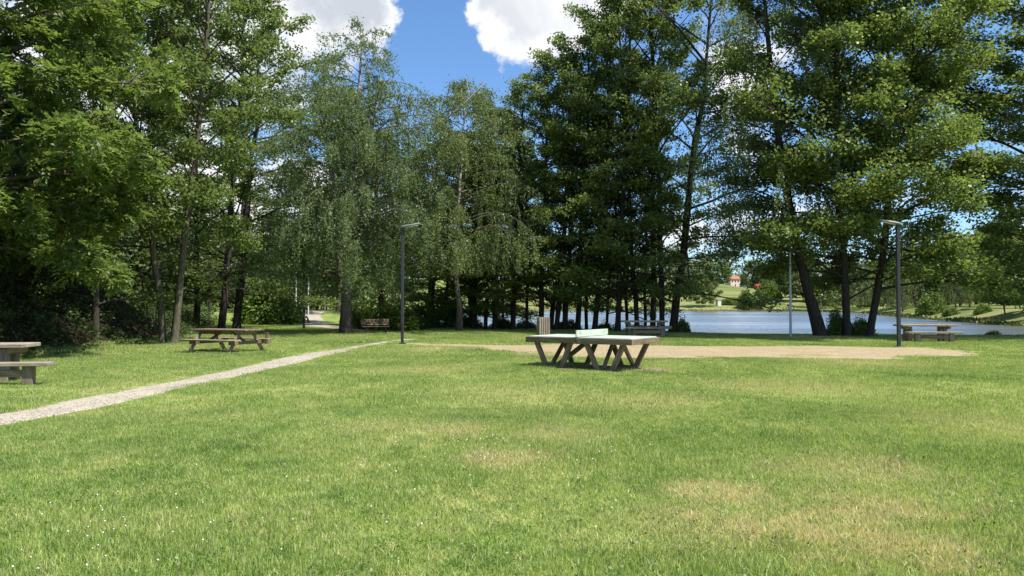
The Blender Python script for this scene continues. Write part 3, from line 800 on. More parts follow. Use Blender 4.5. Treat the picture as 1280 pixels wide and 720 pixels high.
def make_weeping(seed, H, cb, Rad, nprim, nstr=7, smax=3.0, leaf=(.105, .075), step=.055, path=None, r0=None, forks=(), topcl=True, dense=1.0, lowz=1.4):
    """a weeping birch or willow: ascending limbs, hanging leafy strands"""
    rg = np.random.default_rng(seed); T = Acc(); C = Acc(); B_ = Acc(); r0 = r0 or H * .012
    ts = np.linspace(0, 1, 11)
    if path is not None:
        pa = np.array(path, float); P = np.stack([np.interp(ts * H, pa[:, 2], pa[:, k]) for k in range(2)] + [ts * H], 1)
        for _ in range(2): P[1:-1, :2] = (P[:-2, :2] + P[1:-1, :2] * 2 + P[2:, :2]) / 4
    else:
        P = np.stack([rg.normal(0, .08, 11).cumsum(), rg.normal(0, .08, 11).cumsum(), ts * H], 1); P[0, :2] = 0
    rr = r0 * ((1 - ts) ** .9 * .93 + .05); rr[0] *= 1.35
    f2 = np.linspace(0, 1, 23)
    T.tube(np.stack([np.interp(f2, ts, P[:, k]) for k in range(3)], 1), np.interp(f2, ts, rr), 9, rg, .05)
    stems = [(P, r0)]
    for (z0, dx, dy, z1) in forks:
        b = np.array([np.interp(z0, P[:, 2], P[:, k]) for k in range(3)])
        u = np.linspace(0, 1, 9); Q = b + np.stack([dx * u ** .8, dy * u ** .8, (z1 - z0) * u], 1) + rg.normal(0, .04, (9, 3)).cumsum(0) * (u > 0)[:, None]
        T.tube(Q, r0 * .6 * (1 - .9 * u), 7); stems.append((Q, r0 * .6))
    LP = []; LN = []; LU = []
    for (S, rs) in stems:
        z0, z1 = max(cb, S[0, 2] + .3), S[-1, 2]
        n = max(4, int(nprim * (z1 - z0) / (H - cb)))
        for i in range(n):
            s = ((i + rg.uniform(0, 1)) / n); z = z0 + (z1 - z0) * s * .99
            sg = (z - cb) / (H - cb)
            Lg = (Rad * (min(1, .6 + sg * 2.2)) * (1 - sg ** 3.0) ** .7 + .55) * rg.uniform(.6, 1.1)
            az = i * 2.39996 + rg.uniform(-.6, .6); el = rg.uniform(.35, .85)
            b = np.array([np.interp(z - Lg * .3 if z - Lg * .3 > S[0, 2] else S[0, 2], S[:, 2], S[:, k]) for k in range(3)])
            u = np.linspace(0, 1, 7)
            B = b + np.stack([math.cos(az) * Lg * u, math.sin(az) * Lg * u, math.sin(el) * Lg * u * .95 - .50 * Lg * u ** 2.8], 1) + rg.normal(0, .03, (7, 3)).cumsum(0) * Lg * .3 * (u > 0)[:, None]
            B_.tube(B, max(.008, .008 * Lg + .004) * (1 - .85 * u), 4)
            ns = int((nstr + Lg * 2.2) * dense)
            for _ in range(ns):
                uu = rg.uniform(.2, 1.0) ** .75; q = np.array([np.interp(uu, u, B[:, k]) for k in range(3)])
                ln = min(rg.uniform(.35, 1.0) * smax * (.45 + .7 * (1 - sg)), q[2] - lowz)
                out = rg.normal(0, .45, 3); out[2] = 0
                if ln < .25: ln = .3
                m = max(4, int(ln / step)); v = np.sort(rg.uniform(0, 1, m))
                pt = q + np.stack([out[0] * v ** .6 * .8, out[1] * v ** .6 * .8, -ln * v ** 1.15 + .12 * np.sin(v * 3)], 1) + rg.normal(0, .05, (m, 3))
                LP.append(pt)
                nr = rg.normal(0, 1, (m, 3)); nr[:, 2] *= .6; nr[:, 2] += .35
                LN.append(unit(nr)); LU.append(rg.normal(0, .5, (m, 3)) + (0, 0, -1))
            if sg > .55 and topcl:
                for _ in range(3):
                    m = 22; LP.append(B[-1] + rg.normal(0, .22, (m, 3))); LN.append(unit(rg.normal(0, 1, (m, 3)) + (0, 0, .6))); LU.append(rg.normal(0, 1, (m, 3)))
    LP = np.concatenate(LP); LN = np.concatenate(LN); LU = np.concatenate(LU); n = len(LP); sc = rg.uniform(.7, 1.25, n)
    V, q = leaf_quads(LP, LN, leaf[0] * sc, leaf[1] * sc, rg, LU)
    C.add(V, q)
    return T.mesh('trunk'), B_.mesh('limbs'), C.mesh('crown', False)


def make_ash(seed, H, cb, Rad, nprim):
    """near ash: limbs carrying sprays of pinnate leaves"""
    rg = np.random.default_rng(seed); T = Acc(); C = Acc()
    ts = np.linspace(0, 1, 11); P = np.stack([rg.normal(0, .1, 11).cumsum(), rg.normal(0, .1, 11).cumsum(), ts * H], 1); P[0, :2] = 0
    rr = .30 * ((1 - ts) ** .8 * .93 + .05); rr[0] *= 1.4
    T.tube(P, rr, 10, rg, .05)
    LC = []; LD = []
    for i in range(nprim):
        s = (i + rg.uniform(0, 1)) / nprim; z = cb + (H * .97 - cb) * s
        Lg = (Rad * (.72 + .28 * min(1, s * 3)) * (1 - s ** 2.6) ** .7 + .5) * rg.uniform(.7, 1.08)
        az = i * 2.39996 + rg.uniform(-.5, .5); el = .05 + .7 * s + rg.normal(0, .1)
        b = np.array([np.interp(max(1.2, z - Lg * .35), P[:, 2], P[:, k]) for k in range(3)]); u = np.linspace(0, 1, 8)
        d = np.array([math.cos(az) * math.cos(el), math.sin(az) * math.cos(el), math.sin(el) + .30])
        B = b + d * (u * Lg)[:, None] + rg.normal(0, .05, (8, 3)).cumsum(0) * Lg * .15 * (u > 0)[:, None]; B[:, 2] -= (.36 - .22 * s) * Lg * u ** 2.2
        T.tube(B, (.014 * Lg + .015) * (1 - .82 * u), 6)
        m = int(9 + Lg * 4.2)
        for _ in range(m):
            uu = rg.uniform(.25, 1) ** .6; q = np.array([np.interp(uu, u, B[:, k]) for k in range(3)])
            sd = rot_az(d, rg.choice([-1, 1]) * rg.uniform(.3, 1.2)) * (1, 1, .3) + (0, 0, rg.normal(.08, .2)); sl_ = Lg * rg.uniform(.10, .32) * (1.2 - uu * .6) + .15
            e = q + sd * sl_
            if rg.uniform() < .5: T.tube(np.stack([q, (q + e) / 2, e]), [.014, .010, .005], 3)
            # a tuft of compound leaves at the twig end
            for _k in range(15):
                dd = unit(rg.normal(0, .8, 3) + sd * .9 + (0, 0, -.05)); LC.append(e + rg.normal(0, .13, 3)); LD.append(dd)
    LC = np.array(LC); LD = np.array(LD); n = len(LC)
    # each compound leaf: 4 pairs of leaflets and a terminal one on a drooping rachis
    side = unit(np.cross(LD, np.array([0, 0, 1.0]) + rg.normal(0, .25, (n, 3)))); upv = np.cross(side, LD); ln = rg.uniform(.26, .42, n)
    PC = []; PN = []; PU = []
    for f, sgn in [(.3, 1), (.3, -1), (.55, 1), (.55, -1), (.8, 1), (.8, -1), (1.0, 0)]:
        c = LD * (ln * f)[:, None] - np.array([0, 0, 1.0]) * (ln * f * f * .35)[:, None]
        du = unit(side * sgn * 1.0 + LD * .75 - np.array([0, 0, .25])) if sgn else unit(LD - np.array([0, 0, .5]))
        PC.append(LC + c + du * (.075 if sgn else .06)); PU.append(du); PN.append(unit(upv + rg.normal(0, .25, (n, 3))))
    PC = np.concatenate(PC); sc = rg.uniform(.8, 1.2, len(PC))
    V, q = leaf_quads(PC, np.concatenate(PN), .19 * sc, .072 * sc, rg, np.concatenate(PU))
    C.add(V, q)
    return T.mesh('trunk'), C.mesh('crown', False)


def make_bush(seed, rx, rz, ncl, leaf=(.12, .08), nleaf=40, clump=.35):
    rg = np.random.default_rng(seed); T = Acc(); C = Acc()
    n = ncl; a = rg.uniform(0, 6.28, n); v = rg.uniform(-.15, 1, n); r = np.sqrt(np.clip(1 - np.clip(v, 0, 1) ** 2, 0, 1)) * rg.uniform(.55, 1.0, n) ** .5
    lump = 1 + .18 * np.sin(a * 3 + seed) + .10 * np.sin(a * 5 + v * 4)
    c = np.stack([np.cos(a) * r * rx * lump, np.sin(a) * r * rx * lump, np.clip(v, .03, 1) * rz * lump * rg.uniform(.8, 1.05, n)], 1)
    for k in range(0, n, max(1, n // 26)):
        T.tube(np.stack([c[k] * (.08, .08, 0) - (0, 0, .05), c[k] * (.5, .5, .6), c[k]]), [.02, .013, .004], 4)
    clump_leaves(C, c, clump * rg.uniform(.6, 1.2, n), nleaf, leaf[0], leaf[1], rg, .8, .6)
    return T.mesh('stem'), C.mesh('foliage', False)


def put_tree(meshes, mats, name, label, x, y, cat='tree', group=None, rz=0.0, sc=(1, 1, 1), tilt=(0, 0), parts=('trunk', 'crown'), dz=-.06, flip=False):
    o = thing(name, label, cat, (x, y, hz(x, y) + dz), 0, group)
    o.rotation_euler = (Euler((tilt[1], tilt[0], 0)).to_matrix() @ Euler((0, 0, rz)).to_matrix()).to_euler()
    o.scale = sc
    for nm, me_, mt_ in zip(parts, meshes, mats):
        c = link(nm, me_, mt_, o)
        if nm in ('crown', 'foliage'): c['kind'] = 'stuff'
    return o


# --- unique tree shapes
ALD = [make_broad(101 + k, H, cb, rad, npr, nleaf=nl, low=lw, clump=.43, flat=.62, leaf=(.145, .11), sub=1.35) for k, (H, cb, rad, npr, nl, lw) in enumerate([
    (20, 2.2, 4.0, 44, 21, .85), (20, 1.7, 3.8, 42, 21, .95), (20, 2.4, 3.6, 42, 21, .85), (18, 1.8, 3.7, 40, 21, .95)])]
ALDL = [make_broad(140 + k, H, cb, rad, npr, nleaf=nl, low=.75, clump=.58, leaf=(.16, .125)) for k, (H, cb, rad, npr, nl) in enumerate([
    (19, 4.2, 3.6, 46, 38), (21, 4.6, 4.2, 50, 38)])]
BIG = make_broad(160, 22, 2.9, 6.0, 84, nleaf=32, low=.85, clump=.56, flat=.72, sub=1.5)
BIG2 = make_broad(161, 22, 2.6, 5.2, 84, nleaf=32, low=.85, clump=.56, flat=.72, sub=1.5, path=[(0, 0, 0), (.75, 0, 3.4), (1.15, 0, 6.5), (1.0, 0, 22)])
GEN = [make_broad(180 + k, 10, 1.2, 3.8, 34, nleaf=24, shape='round', leaf=(.30, .23), clump=.8, droop=.1) for k in range(2)]
BUSH = [make_bush(200, 1.0, 1.1, 130, nleaf=46, clump=.30), make_bush(201, 1.0, .95, 110, nleaf=42, clump=.32)]
AM = (M['bark_dark'], M['alder']); AD = (M['bark_dark'], M['alder_deep'])

# --- the row along the lake: (pixel of the trunk foot, distance, height, tilt of the trunk to the right, variant, label)
ROW = [
    (541, 50.5, 11.5, .02, 3, 'dark alder in the lakeside row, first trunk right of the lamp post by the bench'),
    (572, 50.5, 11.0, .00, 1, 'dark alder in the lakeside row, second trunk right of the bench lamp post'),
    (591, 49.6, 11.5, -.05, 2, 'slim alder with its stem leaning left, left stem of a close V pair'),
    (594, 49.8, 12.0, .06, 0, 'slim alder with its stem leaning right, right stem of a close V pair'),
    (607, 49.2, 13.5, .07, 3, 'thin dark alder leaning right between the V pair and a straight thin stem'),
    (618, 49.0, 14.8, -.02, 1, 'thin straight dark alder just left of the thick flared trunk'),
    (641, 48.4, 15.8, .00, 2, 'thick flared dark trunk of an alder, midway between lamp post and litter bin'),
    (676, 47.5, 17.0, .00, 0, 'straight dark alder rising directly behind the wooden litter bin'),
    (689, 47.7, 15.5, .15, 3, 'thin alder leaning right, first trunk right of the litter bin'),
    (695, 46.6, 16.5, .13, 1, 'stouter alder leaning right, second trunk right of the litter bin'),
    (706, 46.8, 17.6, .02, 2, 'upright thick alder behind the left half of the tennis table'),
    (722, 46.6, 19.2, .00, 0, 'straight slender alder behind the left end of the net'),
    (743, 45.8, 20.8, .11, 1, 'alder leaning right behind the middle of the tennis table net'),
    (772, 44.8, 22.5, .02, 2, 'stout dark alder behind the right half of the tennis table'),
    (796, 45.6, 22.0, -.08, 3, 'greyish alder leaning left behind the left end of the far picnic table'),
    (816, 45.2, 23.0, -.05, 0, 'dark alder leaning slightly left behind the middle of the far picnic table'),
    (827, 44.6, 22.5, .00, 1, 'grey barked upright alder behind the right end of the far picnic table'),
    (841, 43.9, 22.5, .15, 1, 'thick alder leaning right at the right end of the row of dark trunks'),
]
for k, (px, d, H, tl, v, lab) in enumerate(ROW):
    Hv = (20, 20, 20, 18)[v]; q = H / Hv; wdt = 1.42 if px == 841 else 1.0 if k > 5 else (.72 if k < 4 else .85)
    put_tree(ALD[v], AD if k % 3 == 1 else AM, 'alder_tree', lab, at(px, d), d, 'tree', 'alder trees along the lake edge', rz=k * 1.7, sc=(wdt, wdt, q), tilt=(tl * .8, 0))

for k, (px, d, H, tl, v, lab) in enumerate([
    (556, 50.2, 9, .05, 1, 'thin young stem between the first two trunks of the row'), (630, 49.4, 11, -.04, 3, 'thin young stem just left of the thick flared trunk'), (659, 49.0, 12, .05, 0, 'thin young stem between the flared trunk and the litter bin'),
    (733, 47.4, 13, -.03, 2, 'thin young stem behind the left end of the table tennis net'), (758, 47.0, 13, .06, 3, 'thin young stem right of the leaning alder behind the net'), (784, 46.5, 14, -.04, 1, 'thin young stem left of the far picnic table'), (806, 46.8, 13, .02, 2, 'thin young stem behind the far picnic table')]):
    Hv = (20, 20, 20, 18)[v]; q = H / Hv
    put_tree(ALD[v], AD, 'alder_tree', lab, at(px, d), d, 'tree', 'young alders in the lakeside row', rz=k * 1.3 + .8, sc=(.62, .62, q), tilt=(tl, 0))

# --- right-hand group
put_tree(BIG, AM, 'alder_tree', 'tall alder with straight trunk between two leaning trunks at the lakeside', at(1059, 37.6), 37.6, rz=.6, sc=(1, 1, 1), group='big alders near the right lamp post')
put_tree(BIG2, AM, 'alder_tree', 'tall alder with trunk leaning right just left of the dark lamp post', at(1085, 37.6), 37.6, rz=0, sc=(1, 1, .97), group='big alders near the right lamp post')
put_tree(BIG, AD, 'alder_tree', 'spreading alder at the right edge with branches hanging over the lakeside picnic table', at(1328, 39), 39, rz=3.4, sc=(1.2, 1.2, .92))
R1 = make_weeping(301, 23, 4.0, 4.9, 64, nstr=15, smax=4.4, path=[(0, 0, 0), (-.45, 0, 1.6), (-1.0, 0, 3.4), (-1.4, 0, 5.2), (-2.2, .3, 12), (-3.0, .4, 23)], r0=.27, leaf=(.105, .068), step=.055, lowz=4.0)
put_tree(R1, (M['bark_dark'], M['bark_dark'], M['birch_olive']), 'birch_tree', 'tall olive weeping birch whose trunk bends left beside the silver post', at(1026, 37.8), 37.8, parts=('trunk', 'limbs', 'crown'))
put_tree(ALD[0], AM, 'alder_tree', 'full alder just outside the right edge, its branches filling the corner', 29.5, 39.6, rz=1.1, sc=(1.5, 1.5, .86))
# --- second birch (olive crown) behind the row and its bare limb
B2 = make_weeping(302, 14.8, 4.2, 5.0, 84, nstr=22, smax=2.5, leaf=(.11, .07), step=.05, lowz=3.2)
o = put_tree(B2, (M['bark_birch'], M['bark_grey'], M['birch_olive']), 'birch_tree', 'olive green weeping birch with a bare pale limb sticking out of its crown', at(574, 44.5), 44.5, rz=.4, parts=('trunk', 'limbs', 'crown'))
A = Acc(); q0 = np.array([-1.3, -2.6, 11.3]); q1 = q0 + (2.9, -.35, 2.4)
A.tube(np.stack([q0, (q0 + q1) / 2 + (.1, 0, -.15), q1]), [.07, .05, .02], 6)
A.tube(np.stack([(q0 + q1) / 2 + (.1, 0, -.15), (q0 + q1) / 2 + (.15, 0, .9)]), [.03, .01], 4); A.tube(np.stack([q0 * .3 + q1 * .7, q0 * .3 + q1 * .7 + (-.15, 0, .9)]), [.025, .008], 4)
bl = link('bare_limb', A.mesh('bare_limb'), M['deadwood'], o); bl.rotation_euler[2] = -.4
# --- the near weeping birch
B1 = make_weeping(303, 17.0, 3.0, 4.9, 84, nstr=20, smax=2.1, leaf=(.105, .066), step=.048, r0=.30, path=[(0, 0, 0), (.05, 0, 3), (.1, 0, 6), (.5, .1, 11), (.9, 0, 17)],
                  forks=((4.4, -1.6, .3, 14.5), (5.0, 1.9, -.2, 14.0)), lowz=2.1)
put_tree(B1, (M['bark_birch'], M['bark_grey'], M['birch']), 'birch_tree', 'large weeping birch with forked trunk standing beside the park bench', at(432, 41.5), 41.5, rz=.0, parts=('trunk', 'limbs', 'crown'))

# --- left-hand alders
put_tree(ALDL[0], (M['bark_grey'], M['alder_deep']), 'alder_tree', 'grey trunked alder leaning left, left one of the pair at the edge of the wood', at(204, 31.6), 31.6, rz=.3, tilt=(-.085, .02), sc=(.9, .9, .95))
put_tree(ALDL[1], (M['bark_grey'], M['alder_deep']), 'alder_tree', 'grey trunked alder leaning right, right one of the pair at the edge of the wood', at(218, 31.4), 31.4, rz=2.2, tilt=(.05, .0), sc=(.85, .85, .95))
put_tree(ALD[0], AD, 'alder_tree', 'dark alder standing right behind the weathered A-frame picnic table', at(277, 46), 46, rz=1.0, sc=(1.3, 1.3, 1.12), tilt=(.01, 0))
put_tree(ALD[1], AD, 'alder_tree', 'tall alder leaning right just right of the tree behind the A-frame table', at(296, 48.5), 48.5, rz=4.0, sc=(1.5, 1.5, 1.08), tilt=(.09, 0))
for k, (px, d, v, w, h, lab) in enumerate([(300, 76, 1, 1.7, 1.2, 'alder standing deep behind the tree of the A-frame table'), (424, 79, 2, 1.9, 1.15, 'alder behind the left side of the weeping birch crown'), (245, 52, 3, 1.35, 1.12, 'alder between the leaning pair and the A-frame table tree, further back'),
                                        (538, 58, 3, 1.35, .80, 'low alder filling the gap between the two weeping birches'), (622, 55, 1, 1.2, .86, 'alder crown rising behind the olive birch'), (480, 60, 0, 1.5, .74, 'alder behind the right side of the weeping birch crown'),
                                        (170, 45, 0, 1.1, 1.0, 'alder behind the leaning pair at the edge of the wood'), (590, 57, 2, 1.3, .72, 'low alder behind the V pair of stems')]):
    put_tree(ALD[v], AD if k % 2 else AM, 'alder_tree', lab, at(px, d), d if px < 870 else d - (4.5 if px < 1000 else 5), 'tree', 'fuller trees behind the front ones', rz=k * 2.1 + .5, sc=(w, w, h))
put_tree(ALD[3], (M['bark_grey'], M['alder_deep']), 'alder_tree', 'slim trunked alder on the dark bank left of the leaning pair', at(121, 29), 29, rz=.9, sc=(.8, .8, .85))
ASH = make_ash(401, 18, 1.4, 7.0, 104)
put_tree(ASH, (M['bark_grey'], M['ash']), 'ash_tree', 'big bright green ash overhanging the bank at the left edge', -17.0, 22.0, rz=.5)

# --- shrubs
put_tree(BUSH[0], (M['bark_dark'], M['bush']), 'shrub', 'large rounded sunlit shrub by the curve of the far path', at(340, 61), 61, 'shrub', rz=.3, sc=(2.3, 2.0, 2.5), parts=('stem', 'foliage'))
put_tree(BUSH[1], (M['bark_dark'], M['bush']), 'shrub', 'small bright shrub just right of the birch trunk', at(455, 49), 49, 'shrub', rz=1.3, sc=(1.2, 1.1, 1.6), parts=('stem', 'foliage'))
SH = [(498, 47.5, 1.5, 1.35, 'dark rounded shrub behind the park bench'), (521, 50, 1.2, 1.4, 'dark shrub behind the left lamp post'), (556, 51, 1.1, 1.5, 'dark leafy shrub between the first two trunks of the row'),
      (580, 51.5, 1.0, .9, 'low dark shrub behind the V pair of stems'), (628, 50.5, .7, .6, 'low dark shrub left of the thick flared trunk'), (657, 50, .7, .6, 'low dark shrub left of the litter bin'), (711, 48.5, .7, .5, 'low dark shrub behind the left half of the tennis table'),
      (757, 46.8, .6, .5, 'low dark shrub right of the tennis table net'), (851, 43.2, .5, .6, 'leafy dark shoots at the foot of the last trunk of the row'), (800, 46.6, .9, .6, 'low dark shrub behind the far picnic table'),
      (1047, 38.3, .55, 1.0, 'leafy shoots between the bent birch and the straight alder'), (1075, 38.2, .55, .9, 'leafy shoots between the straight alder and the alder leaning right'), (1240, 39.5, .4, .3, 'small tuft of leaves at the water edge on the right')]
for k, (px, d, rx, h, lab) in enumerate(SH):
    put_tree(BUSH[k % 2], (M['bark_dark'], M['alder_deep']), 'shrub', lab, at(px, d), d, 'shrub', rz=k * 1.1, sc=(rx, rx, h), parts=('stem', 'foliage'), group='dark shrubs at the foot of the row')

# --- the dark wood on the left bank and beyond the path: reads as one mass
C = Acc(); T = Acc(); rg = np.random.default_rng(77); cent = []; size = []
for k in range(150):
    if k < 64:
        y = rg.uniform(17, 75); x = toe(y) - rg.uniform(3.2 if y < 36 else 1.0, 16); Hh = min(11, 1.8 + .13 * y + rg.uniform(0, 2.2)) ; base = .0
    else:
        y = rg.uniform(88, 112); x = rg.uniform(-46, -9); Hh = rg.uniform(8, 13); base = 0
    if y > 84 and sd_poly(np.array([x]), np.array([y]), LAKE)[0] < 2: continue
    z = hz(x, y); n = 34
    T.tube(np.array([(x, y, z - .1), (x + rg.normal(0, .2), y, z + Hh * .5), (x + rg.normal(0, .4), y, z + Hh * .9)]), [.13, .09, .03], 5)
    rr = rg.uniform(1.6, 2.9)
    v = rg.uniform(0.02, 1, n); a = rg.uniform(0, 6.28, n); r = rr * np.sqrt(1 - (v * .95) ** 2) * np.sqrt(rg.uniform(.15, 1, n))
    cent.append(np.stack([x + r * np.cos(a), y + r * np.sin(a), z + v * Hh], 1)); size.append(rg.uniform(.6, 1.2, n))
clump_leaves(C, np.concatenate(cent), np.concatenate(size), 26, .34, .25, rg, .6)
wd = C.mesh('woodland', False)
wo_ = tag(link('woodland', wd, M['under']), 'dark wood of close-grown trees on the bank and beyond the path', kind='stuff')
tk = link('trunks', T.mesh('trunks'), M['bark_dark'], wo_); tk['kind'] = 'stuff'
# undergrowth on the bank face
C = Acc(); rg = np.random.default_rng(78); n = 2600
y = rg.uniform(12, 66, n); b = rg.uniform(.1, 8, n); x = toe(y) - b; z = height(x, y)
keep = rg.uniform(0, 1, n) < .9
clump_leaves(C, np.stack([x, y, z + rg.uniform(.0, .42, n) * (.6 + .03 * y) * np.clip(b, .3, 1)], 1)[keep], rg.uniform(.2, .5, n)[keep], 26, .12, .075, rg, .7)
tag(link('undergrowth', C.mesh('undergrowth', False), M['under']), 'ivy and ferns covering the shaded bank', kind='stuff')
C = Acc(); n = 1600; y = rg.uniform(12, 50, n); b = rg.uniform(.3, 7, n); x = toe(y) - b; nr = unit(rg.normal(0, .5, (n, 3)) + (.4, 0, 1))
V, q = leaf_quads(np.stack([x, y, height(x, y) + .02], 1), nr, .13, .09, rg); C.add(V, q)
tag(link('fallen_leaves', C.mesh('fallen_leaves', False), M['litter']), 'rusty fallen leaves littering the shaded bank', kind='stuff')

# --- across the water
WIL = make_weeping(501, 11, 1.5, 4.2, 34, nstr=6, smax=5.0, leaf=(.34, .16), step=.20, topcl=True, lowz=.8)
far_trees = [
    (WIL, 'willow', 'weeping_willow', 'grey green weeping tree on the far right bank behind the lamp post', 1128, 176, 12.0, 1.0, 0),
    (WIL, 'willow', 'weeping_willow', 'pale weeping birch with hanging branches on the right bank above the bush', 1194, 139, 12.0, .75, 2.0),
    (WIL, 'willow', 'weeping_willow', 'slender weeping tree immediately right of the pale weeping birch', 1212, 152, 13.0, .75, 4.0),
    (WIL, 'fartree', 'weeping_willow', 'hazy weeping tree seen between the straight trunk and the leaning trunk', 1075, 235, 14.0, 1.0, 1.2),
    (GEN[0], 'bush', 'round_tree', 'bright green spreading tree with forked trunk on the right bank', 1256, 106, 12.0, 1.05, .3),
    (GEN[1], 'fartree', 'round_tree', 'darker tree at the right edge of the far bank', 1305, 100, 11.0, 1.0, 1.0),
    (GEN[0], 'fartree', 'round_tree', 'left one of two small trees at the far waterline left of the house', 874, 272, 11.0, .9, 2.2),
    (GEN[1], 'fartree', 'round_tree', 'right one of two small trees at the far waterline left of the house', 888, 275, 11.5, .9, .5),
    (GEN[1], 'fartree', 'round_tree', 'dark tree on the far hillside left of the silver post', 982, 330, 16, 1.5, .2),
    (GEN[0], 'fartree', 'round_tree', 'broad tree at the far shore directly behind the bent birch trunk', 1004, 300, 15, 1.3, 1.0),
    (GEN[1], 'fartree', 'round_tree', 'tree at the far end of the lake left of the straight alder trunk', 1040, 290, 15, 1.3, 1.9),
    (GEN[0], 'fartree', 'round_tree', 'tree at the end of the lake between the straight and leaning trunks', 1100, 262, 16, 1.3, 2.9),
    (GEN[1], 'fartree', 'round_tree', 'green tree behind the pale weeping birch', 1165, 185, 14, 1.2, 3.3),
    (GEN[0], 'fartree', 'round_tree', 'leafy tree behind the bright spreading tree', 1235, 150, 14, 1.2, 4.4),
    (GEN[1], 'fartree', 'round_tree', 'tall tree behind the slender weeping tree', 1200, 200, 18, 1.4, 5.1),
]
for (me_, mk, nm, lab, px, d, H, w, rz) in far_trees:
    H0 = 11.0 if me_ is WIL else 10.0; k = H / H0
    wl = me_ is WIL
    put_tree(me_, (M['bark_grey'],) * (2 if wl else 1) + (M[mk],), nm, lab, at(px, d), d, 'tree', 'trees across the lake', rz=rz, sc=(k * w, k * w, k), parts=('trunk', 'limbs', 'crown') if wl else ('trunk', 'crown'))
for k, (px, d, H, w, mk, lab) in enumerate([(1275, 128, 12, 1.2, 'fartree', 'leafy tree at the right edge behind the bright spreading tree'), (1143, 210, 15, 1.2, 'fartree', 'round tree behind the first weeping tree on the right bank'), (1225, 175, 15, 1.1, 'willow', 'pale tree filling the gap left of the bright spreading tree'),
                             (1060, 300, 17, 1.3, 'fartree', 'tall tree at the end of the lake right of the bent birch'), (1290, 92, 9, 1.0, 'bush', 'leafy young tree on the bank at the right edge'), (1150, 240, 18, 1.3, 'fartree', 'tall tree on the skyline behind the right bank'), (907, 484, 10.5, 1.2, 'fartree', 'dark tree half hiding the left end of the far house'), (931, 478, 7.5, 1.2, 'fartree', 'small tree between the far house and the red shed')]):
    put_tree(GEN[k % 2], (M['bark_grey'], M[mk]), 'round_tree', lab, at(px, d), d, 'tree', 'trees across the lake', rz=k * 1.9 + .4, sc=(H / 10 * w, H / 10 * w, H / 10))
for (px, d, rx, h, lab) in [(1163, 137, 2.3, 2.9, 'bright rounded bush at the water edge on the right bank'), (1228, 116, 1.1, 1.1, 'small bush at the waterline left of the bright spreading tree'), (1188, 126, 1.2, 1.0, 'tiny bush at the waterline below the pale weeping birch'),
                            (935, 268.5, 3.8, 4.6, 'dark bush on the far waterline below the house'), (958, 303, 4.6, 6.0, 'round dark bush on the far slope below the red shed'), (912, 282, 3.4, 1.9, 'low dark hedge by the far waterside path')]:
    put_tree(BUSH[0], (M['bark_dark'], M['bush'] if d < 200 else M['fartree']), 'shrub', lab, at(px, d), d, 'shrub', rz=px, sc=(rx, rx, h), parts=('stem', 'foliage'), group='bushes across the lake')
# reeds and rough grass along the far waterline
rg = np.random.default_rng(95); A = Acc(); lp_ = np.array(LAKE + LAKE[:1], float); PT = []
for k in range(13, 20):
    a_, b_ = lp_[k], lp_[k + 1]; ln_ = np.linalg.norm(b_ - a_); m = int(ln_ * 16); t = rg.uniform(0, 1, m)
    PT.append(a_ + (b_ - a_) * t[:, None] + rg.normal(0, .7, (m, 2)) + np.array([(1, 0) if k < 17 else (0, 1)]) * .5)
PT = np.concatenate(PT); m = len(PT); hh = rg.uniform(.15, .75, m) * (.8 + .5 * np.sin(PT[:, 0] * .21 + PT[:, 1] * .13 + 2 * np.sin(PT[:, 0] * .05))); nr = unit(rg.normal(0, 1, (m, 3)) * (1, 1, .3))
V, q = leaf_quads(np.column_stack([PT, np.maximum(height(PT[:, 0], PT[:, 1]), WZ) + hh * .4]), nr, hh, .42, rg, np.tile([[0, 0, 1.0]], (m, 1)) + rg.normal(0, .15, (m, 3))); A.add(V, q)
tag(link('reeds', A.mesh('reeds', False), M['reed']), 'reeds and rough grass fringing the far shore', kind='stuff')
# far-off woods on the skyline
C = Acc(); rg = np.random.default_rng(91); cent = []
for k in range(170):
    x = rg.uniform(-330, 420); y = rg.uniform(505, 560) if x < 190 else rg.uniform(330, 470); z = hz(x, y); Hh = rg.uniform(13, 22)
    if 110 < x < 190 and y < 530: continue
    m = 34; v = rg.uniform(.05, 1, m); a = rg.uniform(0, 6.28, m); r = rg.uniform(4, 7) * np.sqrt(1 - (v * .9) ** 2)
    cent.append(np.stack([x + r * np.cos(a), y + r * np.sin(a), z + v * Hh], 1))
for k in range(46):     # wood behind the house
    x = rg.uniform(60, 210); y = rg.uniform(512, 530); z = hz(x, y); Hh = rg.uniform(17, 25)
    m = 34; v = rg.uniform(.05, 1, m); a = rg.uniform(0, 6.28, m); rr_ = rg.uniform(4, 6) * np.sqrt(1 - (v * .9) ** 2)
    cent.append(np.stack([x + rr_ * np.cos(a), y + rr_ * np.sin(a), z + v * Hh], 1))
for k in range(70):     # wood behind the right bank
    y = rg.uniform(180, 330); x = 108 + rg.uniform(0, 120) + max(0, 200 - y) * .1; z = hz(x, y); Hh = rg.uniform(9, 15)
    m = 34; v = rg.uniform(.05, 1, m); a = rg.uniform(0, 6.28, m); r = rg.uniform(3, 5) * np.sqrt(1 - (v * .9) ** 2)
    cent.append(np.stack([x + r * np.cos(a), y + r * np.sin(a), z + v * Hh], 1))
cent = np.concatenate(cent); clump_leaves(C, cent, rg.uniform(1.6, 2.8, len(cent)), 14, 1.3, .95, rg, .6)
tag(link('far_woods', C.mesh('far_woods', False), M['fartree']), 'far woods along the skyline across the lake', kind='stuff')


# ------------------------------------------------------------------ built things
def cyl(parent, name, p0, p1, r0, r1, mat, sides=12):
    A = Acc(); A.tube(np.array([p0, p1]), [r0, r1], sides)
    return link(name, A.mesh(name), mat, parent)


